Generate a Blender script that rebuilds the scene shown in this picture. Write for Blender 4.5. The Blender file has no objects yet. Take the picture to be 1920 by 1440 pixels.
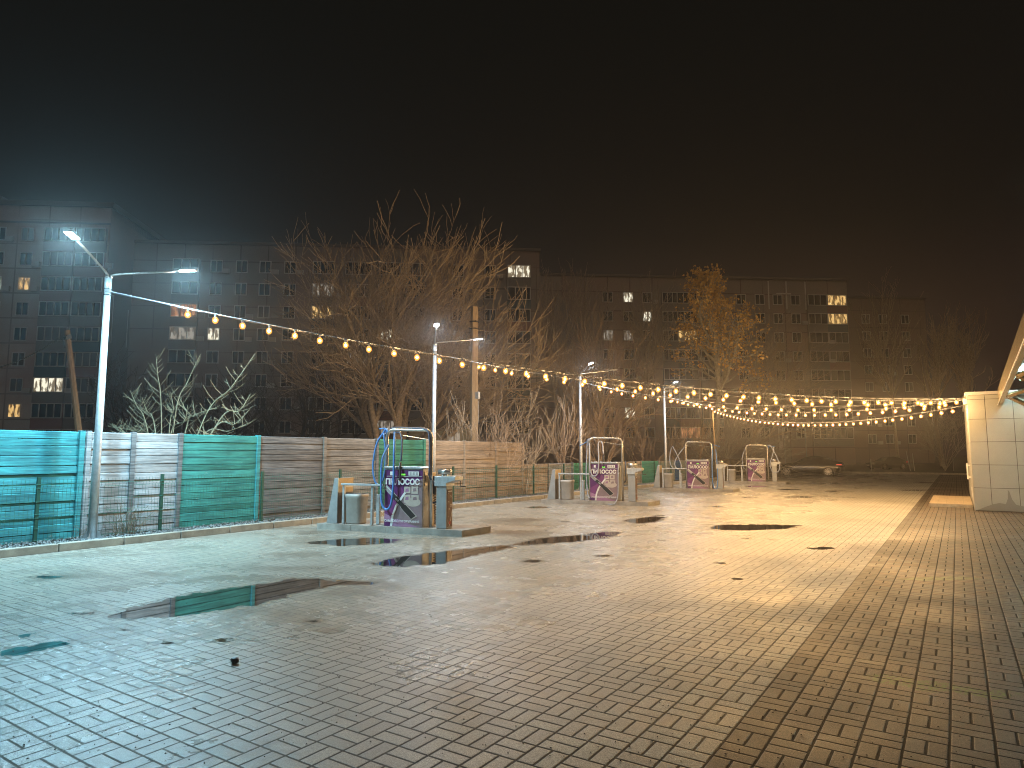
import bpy, math, random
import numpy as np
from math import radians, sin, cos, pi, sqrt, atan, atan2, hypot
from mathutils import Vector, Matrix

# ------------------------------------------------------------------ scene, camera, sky, exposure
S = bpy.context.scene
C = S.collection
FPX, CAMH, VPX, HZ = 1250.0, 1.55, 1795.0, 850.0          # camera surveyed from the pavers
TH = atan((HZ-720)/FPX)
YAW = atan2(VPX-960, FPX*cos(TH)+(HZ-720)*sin(TH))
cd = bpy.data.cameras.new('camera'); cam = bpy.data.objects.new('camera', cd); C.objects.link(cam)
cd.sensor_width = 36; cd.lens = FPX/1920*36; cd.clip_start = .05; cd.clip_end = 600
cam.location = (0, 0, CAMH); cam.rotation_euler = (pi/2+TH, 0, YAW)
S.camera = cam
S.view_settings.view_transform = 'Standard'; S.view_settings.look = 'None'
S.view_settings.exposure = 0.33; S.view_settings.gamma = 1
cy = S.cycles
cy.use_denoising = True; cy.filter_width = 1.0; cy.max_bounces = 5; cy.diffuse_bounces = 3; cy.glossy_bounces = 3
cy.transmission_bounces = 2; cy.volume_bounces = 0; cy.transparent_max_bounces = 4
cy.sample_clamp_indirect = 4; cy.sample_clamp_direct = 40; cy.caustics_reflective = False; cy.caustics_refractive = False
cy.use_light_tree = True; cy.blur_glossy = 0.5

W = bpy.data.worlds.new('World'); S.world = W; W.use_nodes = True
wn = W.node_tree; bg = wn.nodes['Background']
tc = wn.nodes.new('ShaderNodeTexCoord'); sp = wn.nodes.new('ShaderNodeSeparateXYZ'); cr = wn.nodes.new('ShaderNodeValToRGB')
wn.links.new(tc.outputs['Generated'], sp.inputs[0]); wn.links.new(sp.outputs['Z'], cr.inputs[0]); wn.links.new(cr.outputs[0], bg.inputs[0])
el = cr.color_ramp.elements
el[0].position = 0.0; el[0].color = (.028, .0150, .0150, 1)
el[1].position = 0.55; el[1].color = (.0085, .0082, .0068, 1)
e = el.new(.16); e.color = (.021, .0115, .0115, 1)
e = el.new(.30); e.color = (.0105, .0090, .0075, 1)
bg.inputs[1].default_value = 0.45

sd = bpy.data.lights.new('facade_fill', 'SUN'); so = bpy.data.objects.new('facade_fill', sd); C.objects.link(so)   # weak sun added to lift the facades, in place of city light
sd.energy = 0.17; sd.angle = radians(40); sd.color = (1, .78, .60); so.rotation_euler = (radians(52), 0, YAW+radians(25))

# surveying helpers: a pixel of the photograph and a known height / plane / distance give a point of the place
def ray(px, py):
    r = px-960; u = 720-py
    F = FPX*cos(TH)-u*sin(TH); U = FPX*sin(TH)+u*cos(TH)
    return (r*cos(YAW)-F*sin(YAW), r*sin(YAW)+F*cos(YAW), U)
def G(px, py, z=0.):
    d = ray(px, py); t = (z-CAMH)/d[2]; return (d[0]*t, d[1]*t, z)
def onX(X, px, py):
    d = ray(px, py); t = X/d[0]; return (X, d[1]*t, CAMH+d[2]*t)
def far(px, py, D):
    d = ray(px, py); F = -d[0]*sin(YAW)+d[1]*cos(YAW); t = D/F
    return Vector((d[0]*t, d[1]*t, CAMH+d[2]*t))
def fpos(px, D):
    p = far(px, HZ, D); return (p.x, p.y)

# ------------------------------------------------------------------ materials
def mat(name, col, rough=.7, metal=0., nz=0., scale=8., bump=0., emit=None, es=0., coat=0., spec=.5, noise_scale_vec=None, samp=True, col2=None):
    m = bpy.data.materials.new(name); m.use_nodes = True
    nt = m.node_tree; b = nt.nodes['Principled BSDF']
    b.inputs['Base Color'].default_value = (*col, 1); b.inputs['Roughness'].default_value = rough
    b.inputs['Metallic'].default_value = metal; b.inputs['Specular IOR Level'].default_value = spec
    if coat: b.inputs['Coat Weight'].default_value = coat
    if emit:
        b.inputs['Emission Color'].default_value = (*emit, 1); b.inputs['Emission Strength'].default_value = es
        m.cycles.emission_sampling = 'FRONT' if samp else 'NONE'
    if nz or bump or col2:
        t = nt.nodes.new('ShaderNodeTexCoord'); mp = nt.nodes.new('ShaderNodeMapping')
        if noise_scale_vec: mp.inputs['Scale'].default_value = noise_scale_vec
        n = nt.nodes.new('ShaderNodeTexNoise'); n.inputs['Scale'].default_value = scale; n.inputs['Detail'].default_value = 6; n.inputs['Roughness'].default_value = .65
        nt.links.new(t.outputs['Object'], mp.inputs[0]); nt.links.new(mp.outputs[0], n.inputs['Vector'])
        r = nt.nodes.new('ShaderNodeValToRGB')
        lo = tuple(max(0, c*(1-nz)) for c in col); hi = tuple(min(1, c*(1+nz)) for c in col)
        if col2: lo = col2
        r.color_ramp.elements[0].position = .33; r.color_ramp.elements[0].color = (*lo, 1)
        r.color_ramp.elements[1].position = .67; r.color_ramp.elements[1].color = (*hi, 1)
        nt.links.new(n.outputs['Fac'], r.inputs[0]); nt.links.new(r.outputs[0], b.inputs['Base Color'])
        if bump:
            bp = nt.nodes.new('ShaderNodeBump'); bp.inputs['Strength'].default_value = bump; bp.inputs['Distance'].default_value = .01
            nt.links.new(n.outputs['Fac'], bp.inputs['Height']); nt.links.new(bp.outputs[0], b.inputs['Normal'])
    return m

def board_mat(name, base, alt, stain, amt=.5):
    """board-marked concrete, painted or bare: streaks along the boards, knots, rubbed patches"""
    m = bpy.data.materials.new(name); m.use_nodes = True
    nt = m.node_tree; L = nt.links; b = nt.nodes['Principled BSDF']; b.inputs['Roughness'].default_value = .8
    g = nt.nodes.new('ShaderNodeNewGeometry')
    def noise(sv, sc, det=5):
        mp = nt.nodes.new('ShaderNodeMapping'); mp.inputs['Scale'].default_value = sv
        n = nt.nodes.new('ShaderNodeTexNoise'); n.inputs['Scale'].default_value = sc; n.inputs['Detail'].default_value = det; n.inputs['Roughness'].default_value = .6
        L.new(g.outputs['Position'], mp.inputs[0]); L.new(mp.outputs[0], n.inputs[0]); return n
    a = noise((1, 1.0, 22), 1.9, 7); c = noise((1, 1, 1), 1.5, 4); k = noise((1, 2.5, 7), 3.0, 3)
    def ramp(src, p0, p1, c0=(0, 0, 0), c1=(1, 1, 1)):
        r = nt.nodes.new('ShaderNodeValToRGB'); r.color_ramp.elements[0].position = p0; r.color_ramp.elements[1].position = p1
        r.color_ramp.elements[0].color = (*c0, 1); r.color_ramp.elements[1].color = (*c1, 1); L.new(src.outputs['Fac'], r.inputs[0]); return r
    r1 = ramp(a, .40, .60, alt, base)
    mx = nt.nodes.new('ShaderNodeMix'); mx.data_type = 'RGBA'; mx.inputs[0].default_value = 1
    r2 = ramp(k, .66, .76, (0, 0, 0), (amt, amt, amt))
    L.new(r2.outputs[0], mx.inputs[0]); L.new(r1.outputs[0], mx.inputs[6]); mx.inputs[7].default_value = (*stain, 1)
    r3 = ramp(c, .35, .7, (.72, .72, .72), (1.1, 1.1, 1.1))
    mu = nt.nodes.new('ShaderNodeMix'); mu.data_type = 'RGBA'; mu.blend_type = 'MULTIPLY'; mu.inputs[0].default_value = 1
    L.new(mx.outputs[2], mu.inputs[6]); L.new(r3.outputs[0], mu.inputs[7]); L.new(mu.outputs[2], b.inputs['Base Color'])
    bp = nt.nodes.new('ShaderNodeBump'); bp.inputs['Strength'].default_value = .5; bp.inputs['Distance'].default_value = .012
    L.new(a.outputs['Fac'], bp.inputs['Height']); L.new(bp.outputs[0], b.inputs['Normal'])
    return m

M = {}
M['galv'] = mat('galvanised_steel', (.42, .44, .45), .45, .55, .18, 12)
M['steel'] = mat('brushed_steel', (.55, .53, .50), .28, .9, .12, 20)
M['cabinet'] = mat('grey_painted_steel', (.30, .31, .31), .4, .3, .15, 5)
M['dark'] = mat('dark_plastic', (.03, .03, .032), .45)
M['shadepanel'] = mat('shaded_inset_panel', (.10, .085, .07), .5, .3, .2, 6)  # inset panel with recess and bin shade put into its colour
M['bin'] = mat('grey_bin', (.33, .31, .28), .5, .2, .12, 6)
M['conc'] = mat('kerb_concrete', (.33, .30, .25), .85, 0, .25, 5, .3)
M['slab'] = mat('island_concrete', (.27, .25, .22), .8, 0, .3, 4, .3)
M['hoseblue'] = mat('blue_hose', (.07, .20, .48), .35, 0, .15, 20)
M['hosegrey'] = mat('grey_hose', (.30, .33, .40), .4, 0, .15, 20)
M['hosedark'] = mat('dark_blue_hose', (.06, .08, .13), .4)
M['cable'] = mat('black_cable', (.03, .03, .03), .6)
M['rope'] = mat('steel_wire_rope', (.45, .45, .45), .5, .4)
M['bark'] = mat('bark', (.46, .37, .27), .9, 0, .35, 9, .3)
M['barkw'] = mat('pale_bark', (.40, .37, .32), .85, 0, .35, 6, .3)
M['barkp'] = mat('pale_twigs', (.42, .40, .27), .8, 0, .2, 9)
M['barkr'] = mat('reddish_twigs', (.40, .29, .20), .85, 0, .3, 9)
M['leaf'] = mat('dry_leaves', (.80, .50, .17), .7, 0, .35, 3)
M['greenwire'] = mat('green_coated_wire', (.02, .13, .09), .5)
M['greenpost'] = mat('green_post', (.015, .08, .055), .45)
M['wood'] = mat('weathered_pole', (.40, .30, .19), .85, 0, .25, 6, .4, noise_scale_vec=(6, 6, .6))
M['white'] = mat('white_plastic', (.7, .7, .68), .5)
M['pvc'] = mat('window_frame', (.66, .64, .61), .6)
M['glass'] = mat('dark_window_glass', (.012, .012, .014), .12, spec=.6)
M['curtain'] = mat('dark_window_with_curtain', (.10, .09, .085), .5)
M['ac'] = mat('air_conditioner_case', (.5, .48, .45), .6)
M['gravel'] = mat('crushed_stone', (.20, .21, .21), .85, 0, .6, 40, .2)
M['soil'] = mat('ground_soil', (.05, .04, .03), .95, 0, .4, 2, .5)
M['carpaint'] = mat('black_car_paint', (.008, .008, .011), .22, 0, coat=.35)
M['carglass'] = mat('car_glass', (.008, .008, .01), .05, spec=.8)
M['tyre'] = mat('tyre_rubber', (.03, .028, .026), .8)
M['rim'] = mat('alloy_rim', (.35, .33, .31), .35, .8)
M['tail'] = mat('tail_light', (.5, .02, .02), .25, emit=(1, .10, .06), es=.5, samp=False)
M['panelwall'] = mat('composite_panel', (.42, .41, .36), .38, 0, .07, 1.2)
M['joint'] = mat('panel_joint', (.12, .10, .08), .7)
M['cap'] = mat('white_metal_cap', (.7, .66, .6), .4, .2)
M['fascia'] = mat('polished_fascia', (.75, .62, .42), .22, .9, .1, 4)
M['deck'] = mat('corrugated_deck', (.45, .55, .55), .5, .3, .1, 3)
M['beam'] = mat('canopy_beam', (.32, .36, .36), .45, .3, .1, 3)
M['led2'] = mat('white_led_panel', (1, 1, 1), .5, emit=(.80, .90, 1.0), es=1500)
M['led'] = mat('led_panel', (1, 1, 1), .5, emit=(.42, .80, 1.0), es=4200)
M['ledoff'] = mat('unlit_led_panel', (.5, .5, .5), .4)
M['tube'] = mat('fluorescent_tube', (1, 1, 1), .5, emit=(.70, 1.0, .97), es=70)
def halo_envelope():  # oversized bulb glass whose glow paints an orange halo round each core
    m = bpy.data.materials.new('halo_bulb_glass'); m.use_nodes = True; nt = m.node_tree; nt.nodes.clear()
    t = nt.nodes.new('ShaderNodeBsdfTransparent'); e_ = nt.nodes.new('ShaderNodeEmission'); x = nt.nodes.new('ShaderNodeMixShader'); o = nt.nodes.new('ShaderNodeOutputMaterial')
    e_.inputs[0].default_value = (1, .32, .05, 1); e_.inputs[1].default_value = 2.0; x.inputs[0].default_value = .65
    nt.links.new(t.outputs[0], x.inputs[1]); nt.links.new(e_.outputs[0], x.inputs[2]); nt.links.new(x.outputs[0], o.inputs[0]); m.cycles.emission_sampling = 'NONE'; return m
M['halo_envelope'] = halo_envelope()
M['litwarm'] = mat('lit_window_warm', (.3, .25, .15), .5, emit=(1, .62, .22), es=.75, samp=False)
M['litwhite'] = mat('lit_window_white', (.3, .3, .28), .5, emit=(1, .93, .72), es=.95, samp=False)
M['litdim'] = mat('lit_window_dim', (.3, .3, .28), .5, emit=(.85, .75, .62), es=.30, samp=False)
M['litgreen'] = mat('lit_window_greenish', (.3, .3, .28), .5, emit=(.85, 1, .80), es=.6, samp=False)
M['litorange'] = mat('lit_window_orange', (.3, .2, .2), .5, emit=(1, .42, .16), es=.40, samp=False)
for m_ in ('litwarm', 'litwhite', 'litdim', 'litgreen', 'litorange'):        # rooms behind: curtains and furniture break the light up
    nt = M[m_].node_tree; b = nt.nodes['Principled BSDF']; g = nt.nodes.new('ShaderNodeNewGeometry')
    mp = nt.nodes.new('ShaderNodeMapping'); mp.inputs['Scale'].default_value = (2.2, 2.2, .8)
    n = nt.nodes.new('ShaderNodeTexNoise'); n.inputs['Scale'].default_value = 1.5; n.inputs['Detail'].default_value = 3
    r = nt.nodes.new('ShaderNodeValToRGB'); r.color_ramp.elements[0].position = .45; r.color_ramp.elements[1].position = .55
    ec = b.inputs['Emission Color'].default_value
    r.color_ramp.elements[0].color = (ec[0]*.16, ec[1]*.13, ec[2]*.1, 1); r.color_ramp.elements[1].color = tuple(ec)
    nt.links.new(g.outputs['Position'], mp.inputs[0]); nt.links.new(mp.outputs[0], n.inputs[0]); nt.links.new(n.outputs['Fac'], r.inputs[0]); nt.links.new(r.outputs[0], b.inputs['Emission Color'])
M['purple'] = mat('poster_purple', (.085, .010, .095), .4, 0, .15, 3)
M['plum'] = mat('poster_plum', (.15, .03, .13), .4, 0, .15, 5)
M['mauve'] = mat('poster_mauve', (.22, .15, .16), .4, 0, .2, 3)
M['pinkp'] = mat('poster_pink', (.30, .15, .25), .4, 0, .15, 3)
M['cream'] = mat('poster_cream', (.42, .35, .30), .4, 0, .12, 4)
M['pwhite'] = mat('poster_white', (.62, .60, .58), .4)
M['pblack'] = mat('poster_black', (.015, .015, .015), .35)
M['pgrey'] = mat('poster_grey', (.30, .29, .29), .4)
M['pgreen'] = mat('display_green', (.1, .5, .05), .4, emit=(.25, 1, .1), es=.5, samp=False)
M['brown'] = mat('brown_bubble_panel', (.10, .045, .022), .3, 0, .15, 4)
M['red'] = mat('red_mark', (.5, .03, .02), .4)
M['warmlit'] = mat('warm_lit_panel', (.46, .36, .22), .45, 0, .1, 4)  # warm light of the bulbs put into the panel colour
M['fcyan'] = board_mat('painted_cyan_boards', (.06, .38, .40), (.035, .20, .23), (.36, .42, .40), .85)
M['fteal'] = board_mat('painted_teal_boards', (.05, .34, .30), (.025, .18, .17), (.28, .45, .40), .6)
M['fwhite'] = board_mat('whitewashed_boards', (.46, .46, .47), (.25, .26, .27), (.30, .22, .13), .4)
M['fgrey'] = board_mat('dark_grey_boards', (.23, .23, .235), (.10, .10, .105), (.30, .30, .30), .5)
M['fgrey2'] = board_mat('grey_boards', (.32, .30, .27), (.16, .15, .135), (.06, .05, .045), .5)
M['fgreen'] = board_mat('painted_green_boards', (.04, .24, .15), (.025, .15, .10), (.10, .28, .2), .4)
M['ftan'] = board_mat('bare_concrete_boards', (.38, .30, .22), (.24, .19, .135), (.10, .075, .05), .6)
M['fblue'] = board_mat('painted_blue_boards', (.03, .09, .30), (.02, .05, .18), (.1, .15, .3), .3)

def facade_mat(name, c1, c2, c3, seed=0.):
    m = bpy.data.materials.new(name); m.use_nodes = True
    nt = m.node_tree; L = nt.links; b = nt.nodes['Principled BSDF']; b.inputs['Roughness'].default_value = .9
    t = nt.nodes.new('ShaderNodeTexCoord')
    br = nt.nodes.new('ShaderNodeTexBrick'); br.offset = 0; br.inputs['Scale'].default_value = 1
    br.inputs['Brick Width'].default_value = 3.3; br.inputs['Row Height'].default_value = 2.8
    br.inputs['Mortar Size'].default_value = .08; br.inputs['Color1'].default_value = (*c1, 1); br.inputs['Color2'].default_value = (*c2, 1)
    br.inputs['Mortar'].default_value = tuple(c*.45 for c in c1)+(1,)
    mp = nt.nodes.new('ShaderNodeMapping'); mp.inputs['Rotation'].default_value = (radians(-90), 0, 0); mp.inputs['Location'].default_value = (seed, .4, 0)
    L.new(t.outputs['Object'], mp.inputs[0]); L.new(mp.outputs[0], br.inputs[0])
    n = nt.nodes.new('ShaderNodeTexNoise'); n.inputs['Scale'].default_value = .13; n.inputs['Detail'].default_value = 5
    L.new(t.outputs['Object'], n.inputs[0])
    r = nt.nodes.new('ShaderNodeValToRGB'); r.color_ramp.elements[0].position = .42; r.color_ramp.elements[1].position = .6
    L.new(n.outputs['Fac'], r.inputs[0])
    mx = nt.nodes.new('ShaderNodeMix'); mx.data_type = 'RGBA'; L.new(r.outputs[0], mx.inputs[0]); L.new(br.outputs[0], mx.inputs[6]); mx.inputs[7].default_value = (*c3, 1)
    L.new(mx.outputs[2], b.inputs['Base Color'])
    return m
M['fac1'] = facade_mat('facade_beige_panels', (.62, .57, .52), (.50, .48, .46), (.42, .27, .22))
M['fac2'] = facade_mat('facade_grey_panels', (.32, .29, .26), (.25, .23, .21), (.32, .24, .20), 7.)
M['fac3'] = facade_mat('facade_red_panels', (.42, .25, .19), (.34, .29, .25), (.30, .26, .23), 3.)
M['fac4'] = facade_mat('facade_brown_panels', (.28, .18, .14), (.24, .16, .13), (.22, .16, .13), 1.)
M['roofd'] = mat('roof_edge', (.16, .14, .13), .9)
M['loggiad'] = mat('dark_teal_cladding', (.06, .11, .14), .7)
M['loggiar'] = mat('reddish_cladding', (.30, .16, .13), .8)
M['loggiag'] = mat('grey_cladding', (.24, .22, .20), .8)
M['lightwall'] = mat('pale_plaster', (.45, .47, .42), .85, 0, .15, 2)

# ------------------------------------------------------------------ mesh building
class MB:
    def __init__(s): s.v = []; s.f = []; s.mi = []; s.ms = []
    def mat(s, m):
        if m not in s.ms: s.ms.append(m)
        s.cur = s.ms.index(m); return s
    cur = 0
    def quad(s, pts):
        b = len(s.v); s.v += [tuple(p) for p in pts]; s.f.append(tuple(range(b, b+len(pts)))); s.mi.append(s.cur); return s
    def box(s, x0, x1, y0, y1, z0, z1):
        b = len(s.v)
        s.v += [(x0, y0, z0), (x1, y0, z0), (x1, y1, z0), (x0, y1, z0), (x0, y0, z1), (x1, y0, z1), (x1, y1, z1), (x0, y1, z1)]
        for f in ((0, 3, 2, 1), (4, 5, 6, 7), (0, 1, 5, 4), (1, 2, 6, 5), (2, 3, 7, 6), (3, 0, 4, 7)):
            s.f.append(tuple(b+i for i in f)); s.mi.append(s.cur)
        return s
    def prism(s, poly, axis, a, b_):
        """poly of 2D points extruded along axis ('x','y','z') from a to b_"""
        def P(p, t): return {'y': (p[0], t, p[1]), 'x': (t, p[0], p[1]), 'z': (p[0], p[1], t)}[axis]
        n = len(poly); b = len(s.v)
        s.v += [P(p, a) for p in poly]+[P(p, b_) for p in poly]
        s.f.append(tuple(range(b+n-1, b-1, -1))); s.f.append(tuple(range(b+n, b+2*n))); s.mi += [s.cur]*2
        for i in range(n):
            j = (i+1) % n; s.f.append((b+i, b+j, b+n+j, b+n+i)); s.mi.append(s.cur)
        return s
    def tube(s, pts, rs, n=8, cap=True):
        pts = [Vector(p) for p in pts]
        if not hasattr(rs, '__len__'): rs = [rs]*len(pts)
        b = len(s.v); up = None
        for i, p in enumerate(pts):
            t = (pts[min(i+1, len(pts)-1)]-pts[max(i-1, 0)])
            if t.length < 1e-9: t = Vector((0, 0, 1))
            t.normalize()
            if up is None: up = Vector((0, 0, 1)) if abs(t.z) < .9 else Vector((1, 0, 0))
            a = t.cross(up); 
            if a.length < 1e-4: a = t.cross(Vector((.3, 1, .2)))
            a.normalize(); c = a.cross(t); up = c
            for k in range(n):
                q = 2*pi*k/n; o = a*cos(q)*rs[i]+c*sin(q)*rs[i]; s.v.append((p.x+o.x, p.y+o.y, p.z+o.z))
        for i in range(len(pts)-1):
            for k in range(n):
                k2 = (k+1) % n; s.f.append((b+i*n+k, b+i*n+k2, b+(i+1)*n+k2, b+(i+1)*n+k)); s.mi.append(s.cur)
        if cap:
            s.f.append(tuple(b+k for k in range(n-1, -1, -1))); e_ = b+(len(pts)-1)*n; s.f.append(tuple(e_+k for k in range(n))); s.mi += [s.cur]*2
        return s
    def sphere(s, c, r, nu=10, nv=6, sq=(1, 1, 1)):
        b = len(s.v); s.v.append((c[0], c[1], c[2]+r*sq[2]))
        for j in range(1, nv):
            ph = pi*j/nv
            for i in range(nu):
                a = 2*pi*i/nu; s.v.append((c[0]+r*sq[0]*sin(ph)*cos(a), c[1]+r*sq[1]*sin(ph)*sin(a), c[2]+r*sq[2]*cos(ph)))
        s.v.append((c[0], c[1], c[2]-r*sq[2])); e_ = len(s.v)-1
        for i in range(nu):
            s.f.append((b, b+1+i, b+1+(i+1) % nu)); s.mi.append(s.cur)
            o = b+1+(nv-2)*nu; s.f.append((e_, o+(i+1) % nu, o+i)); s.mi.append(s.cur)
        for j in range(nv-2):
            for i in range(nu):
                o = b+1+j*nu; s.f.append((o+i, o+nu+i, o+nu+(i+1) % nu, o+(i+1) % nu)); s.mi.append(s.cur)
        return s
    def mesh(s, name, m=None, smooth=False):
        me = bpy.data.meshes.new(name); me.from_pydata(s.v, [], s.f)
        if m is not None: me.materials.append(m)
        else:
            for q in s.ms: me.materials.append(q)
            me.polygons.foreach_set('material_index', s.mi)
        if smooth: me.polygons.foreach_set('use_smooth', [True]*len(me.polygons))
        me.update(); return me
    def build(s, name, m=None, parent=None, smooth=False, bevel=0):
        o = bpy.data.objects.new(name, s.mesh(name, m, smooth)); C.objects.link(o)
        if parent is not None: o.parent = parent
        if bevel:
            md = o.modifiers.new('bevel', 'BEVEL'); md.width = bevel; md.segments = 2; md.limit_method = 'ANGLE'
        return o
def empty(name, label, cat, loc=(0, 0, 0), rz=0., group=None):
    o = bpy.data.objects.new(name, None); C.objects.link(o); o.location = loc; o.rotation_euler = (0, 0, rz); o.empty_display_size = .3
    return tag(o, label, cat, group)
def tag(o, label=None, cat=None, group=None, kind=None):
    if label: o['label'] = label
    if cat: o['category'] = cat
    if group: o['group'] = group
    if kind: o['kind'] = kind
    return o
def copy_tree(o, parent=None):
    c = o.copy(); C.objects.link(c)
    if parent is not None: c.parent = parent
    for ch in list(o.children): copy_tree(ch, c)
    return c
def arc(c, r, a0, a1, n, plane='xz'):
    out = []
    for i in range(n+1):
        a = radians(a0+(a1-a0)*i/n)
        out.append((c[0]+r*cos(a), c[1], c[2]+r*sin(a)) if plane == 'xz' else (c[0], c[1]+r*cos(a), c[2]+r*sin(a)))
    return out
def spline(pts, n=6):
    """Catmull-Rom through points"""
    P = [Vector(p) for p in pts]; P = [P[0]*2-P[1]]+P+[P[-1]*2-P[-2]]; out = []
    for i in range(1, len(P)-2):
        for k in range(n):
            t = k/n; a, b, c, d = P[i-1], P[i], P[i+1], P[i+2]
            out.append(.5*((2*b)+(c-a)*t+(2*a-5*b+4*c-d)*t*t+(3*b-a-3*c+d)*t**3))
    out.append(P[-2]); return out

# ------------------------------------------------------------------ ground, paved lot
g = MB().quad([(-300, -60, -.012), (300, -60, -.012), (300, 400, -.012), (-300, 400, -.012)])
tag(g.build('ground', M['soil']), kind='structure')

MOD = .2035
def seg_grid(a, b, st):
    n = max(1, int(round((b-a)/st))); return list(np.linspace(a, b, n+1))[:-1]
xs = np.array(seg_grid(-11.93, 3, .075)+seg_grid(3, 9, .5)+[9.])
ys = np.array(seg_grid(-4, 1.5, .5)+seg_grid(1.5, 22, .075)+seg_grid(22, 40, .15)+seg_grid(40, 58, .35)+[58.])
nx, ny = len(xs), len(ys)
XX, YY = np.meshgrid(xs, ys)
rng = np.random.RandomState(3)
# gentle undulation of the laid surface, nearly flat
co = np.zeros((nx*ny, 3)); co[:, 0] = XX.ravel(); co[:, 1] = YY.ravel()
idx = np.arange(nx*ny).reshape(ny, nx)
faces = np.stack([idx[:-1, :-1].ravel(), idx[:-1, 1:].ravel(), idx[1:, 1:].ravel(), idx[1:, :-1].ravel()], 1)
me = bpy.data.meshes.new('paved_lot'); me.from_pydata(co.tolist(), [], faces.tolist())
def ell(cx, cyy, rx, ry, n=14): return [(cx+rx*cos(2*pi*i/n), cyy+ry*sin(2*pi*i/n)) for i in range(n)]
PUD = [
 [(198,1156),(235,1142),(330,1119),(400,1106),(470,1098),(560,1084),(620,1085),(650,1094),(560,1112),(470,1137),(330,1156),(240,1163)],
 [(690,1056),(740,1045),(860,1030),(940,1022),(965,1026),(900,1040),(830,1058),(760,1063),(700,1061)],
 [(945,1024),(1010,1009),(1080,1004),(1130,997),(1168,998),(1150,1008),(1080,1016),(1010,1021)],
 [(1165,977),(1200,971),(1230,968),(1250,970),(1238,978),(1200,982)],
 [(1326,990),(1345,984),(1440,983),(1504,985),(1480,992),(1400,995),(1345,994)],
 *[[(cx_+(q[0]-cx_)*.75, cy_+(q[1]-cy_)*.52) for q in e_] for e_ in (ell(1000,1052,32,4.5), ell(1128,1042,24,3.4), ell(1355,1056,18,4), ell(1382,1085,14,5), ell(1540,1028,42,6),
 ell(1098,1054,9,2.6), ell(1224,1016,6,2), ell(1241,1013,6,2), ell(1264,1009,6,2), ell(1296,999,9,2), ell(1400,1010,8,2),
 ell(1174,1030,7,2), ell(1237,967,12,2), ell(1345,950,20,2.4), ell(1062,978,14,2), ell(1150,957,12,1.6),
 ell(1480,918,30,1.8), ell(1560,921,18,1.6), ell(1715,919,40,1.6), ell(1545,906,45,1.8), ell(1010,951,28,3), ell(1398,893+40,14,1.5)) for cx_, cy_ in [(sum(q[0] for q in e_)/len(e_), sum(q[1] for q in e_)/len(e_))]],
 [(560,1018),(640,1010),(700,1008),(760,1012),(720,1020),(640,1024)],
 ell(1420,912,22,1.5), [(0,1222),(80,1206),(150,1196),(170,1202),(90,1220),(0,1236)], [(0,1196),(60,1188),(90,1192),(30,1202)], ell(160,1150,30,3.5), ell(100,1082,45,2.6), ell(245,1214,36,3.2), ell(310,1206,26,2.6), ell(215,1180,36,2.5), ell(615,1182,22,4), ell(585,1165,20,3), ell(650,1093,60,5), ell(420,1200,18,2.5), ell(1500,932,30,1.2), ell(1735,905,25,1),
]
DAMP = [
 [(0,1216),(100,1195),(220,1168),(300,1176),(180,1212),(0,1243)], [(40,1083),(90,1076),(150,1078),(110,1086),(60,1088)],
 ell(290,1076,40,5), ell(200,1106,48,7), ell(135,1134,34,6), ell(90,1163,35,7), ell(205,1218,30,8), ell(120,1250,60,9), ell(250,1205,40,6),
 ell(430,1202,60,7), ell(380,1196,34,6), ell(600,1180,34,9), ell(660,1110,60,12), ell(930,1112,50,10), ell(700,1100,60,10),
 ell(620,1013,90,10), ell(470,1085,110,7), ell(560,1040,60,6), ell(800,1080,90,9), ell(30,1160,50,12), ell(330,1240,70,10), ell(150,1262,50,9),
 ell(1050,1090,80,10), ell(1160,1120,70,9), ell(1260,1150,60,9), ell(900,1140,70,12), ell(1010,1170,60,10), ell(1110,1065,60,6),
 ell(1330,1100,60,8), ell(1210,1060,70,6), ell(980,1000,60,6), ell(860,1000,50,4), ell(960,975,60,4),ell(1560,1060,80,6), ell(1450,1120,90,8),
 ell(60,1330,80,14), ell(250,1290,60,9), ell(480,1150,70,8),
]
MOSS = [[(1600,1266),(1640,1262),(1740,1272),(1800,1285),(1925,1300),(1925,1322),(1820,1305),(1740,1300),(1680,1290)], ell(1760,1085,80,5)]
def sdf(polys, w):
    out = np.full(nx*ny, -9.)
    for poly in polys:
        P = np.array([G(*p)[:2] for p in poly]); n = len(P)
        lo = P.min(0)-w*2; hi = P.max(0)+w*2
        sel = np.where((co[:, 0] > lo[0]) & (co[:, 0] < hi[0]) & (co[:, 1] > lo[1]) & (co[:, 1] < hi[1]))[0]
        if not len(sel): continue
        q = co[sel][:, :2]; d = np.full(len(sel), 1e9); ins = np.zeros(len(sel), bool)
        for i in range(n):
            a = P[i]; b = P[(i+1) % n]; ab = b-a; t = np.clip(((q-a)@ab)/max(1e-9, ab@ab), 0, 1)
            d = np.minimum(d, np.hypot(*(q-a-t[:, None]*ab).T))
            c = ((a[1] > q[:, 1]) != (b[1] > q[:, 1])) & (q[:, 0] < (b[0]-a[0])*(q[:, 1]-a[1])/(b[1]-a[1]+1e-12)+a[0]); ins ^= c
        s = np.where(ins, d, -d); out[sel] = np.maximum(out[sel], s)
    return np.clip(.5+out/w, 0, 1)
for nm, pl, w in (('wet', PUD, .30), ('damp', DAMP, .8), ('moss', MOSS, .25)):
    at = me.attributes.new(nm, 'FLOAT', 'POINT'); at.data.foreach_set('value', sdf(pl, w).astype(np.float32))
me.update()

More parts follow.
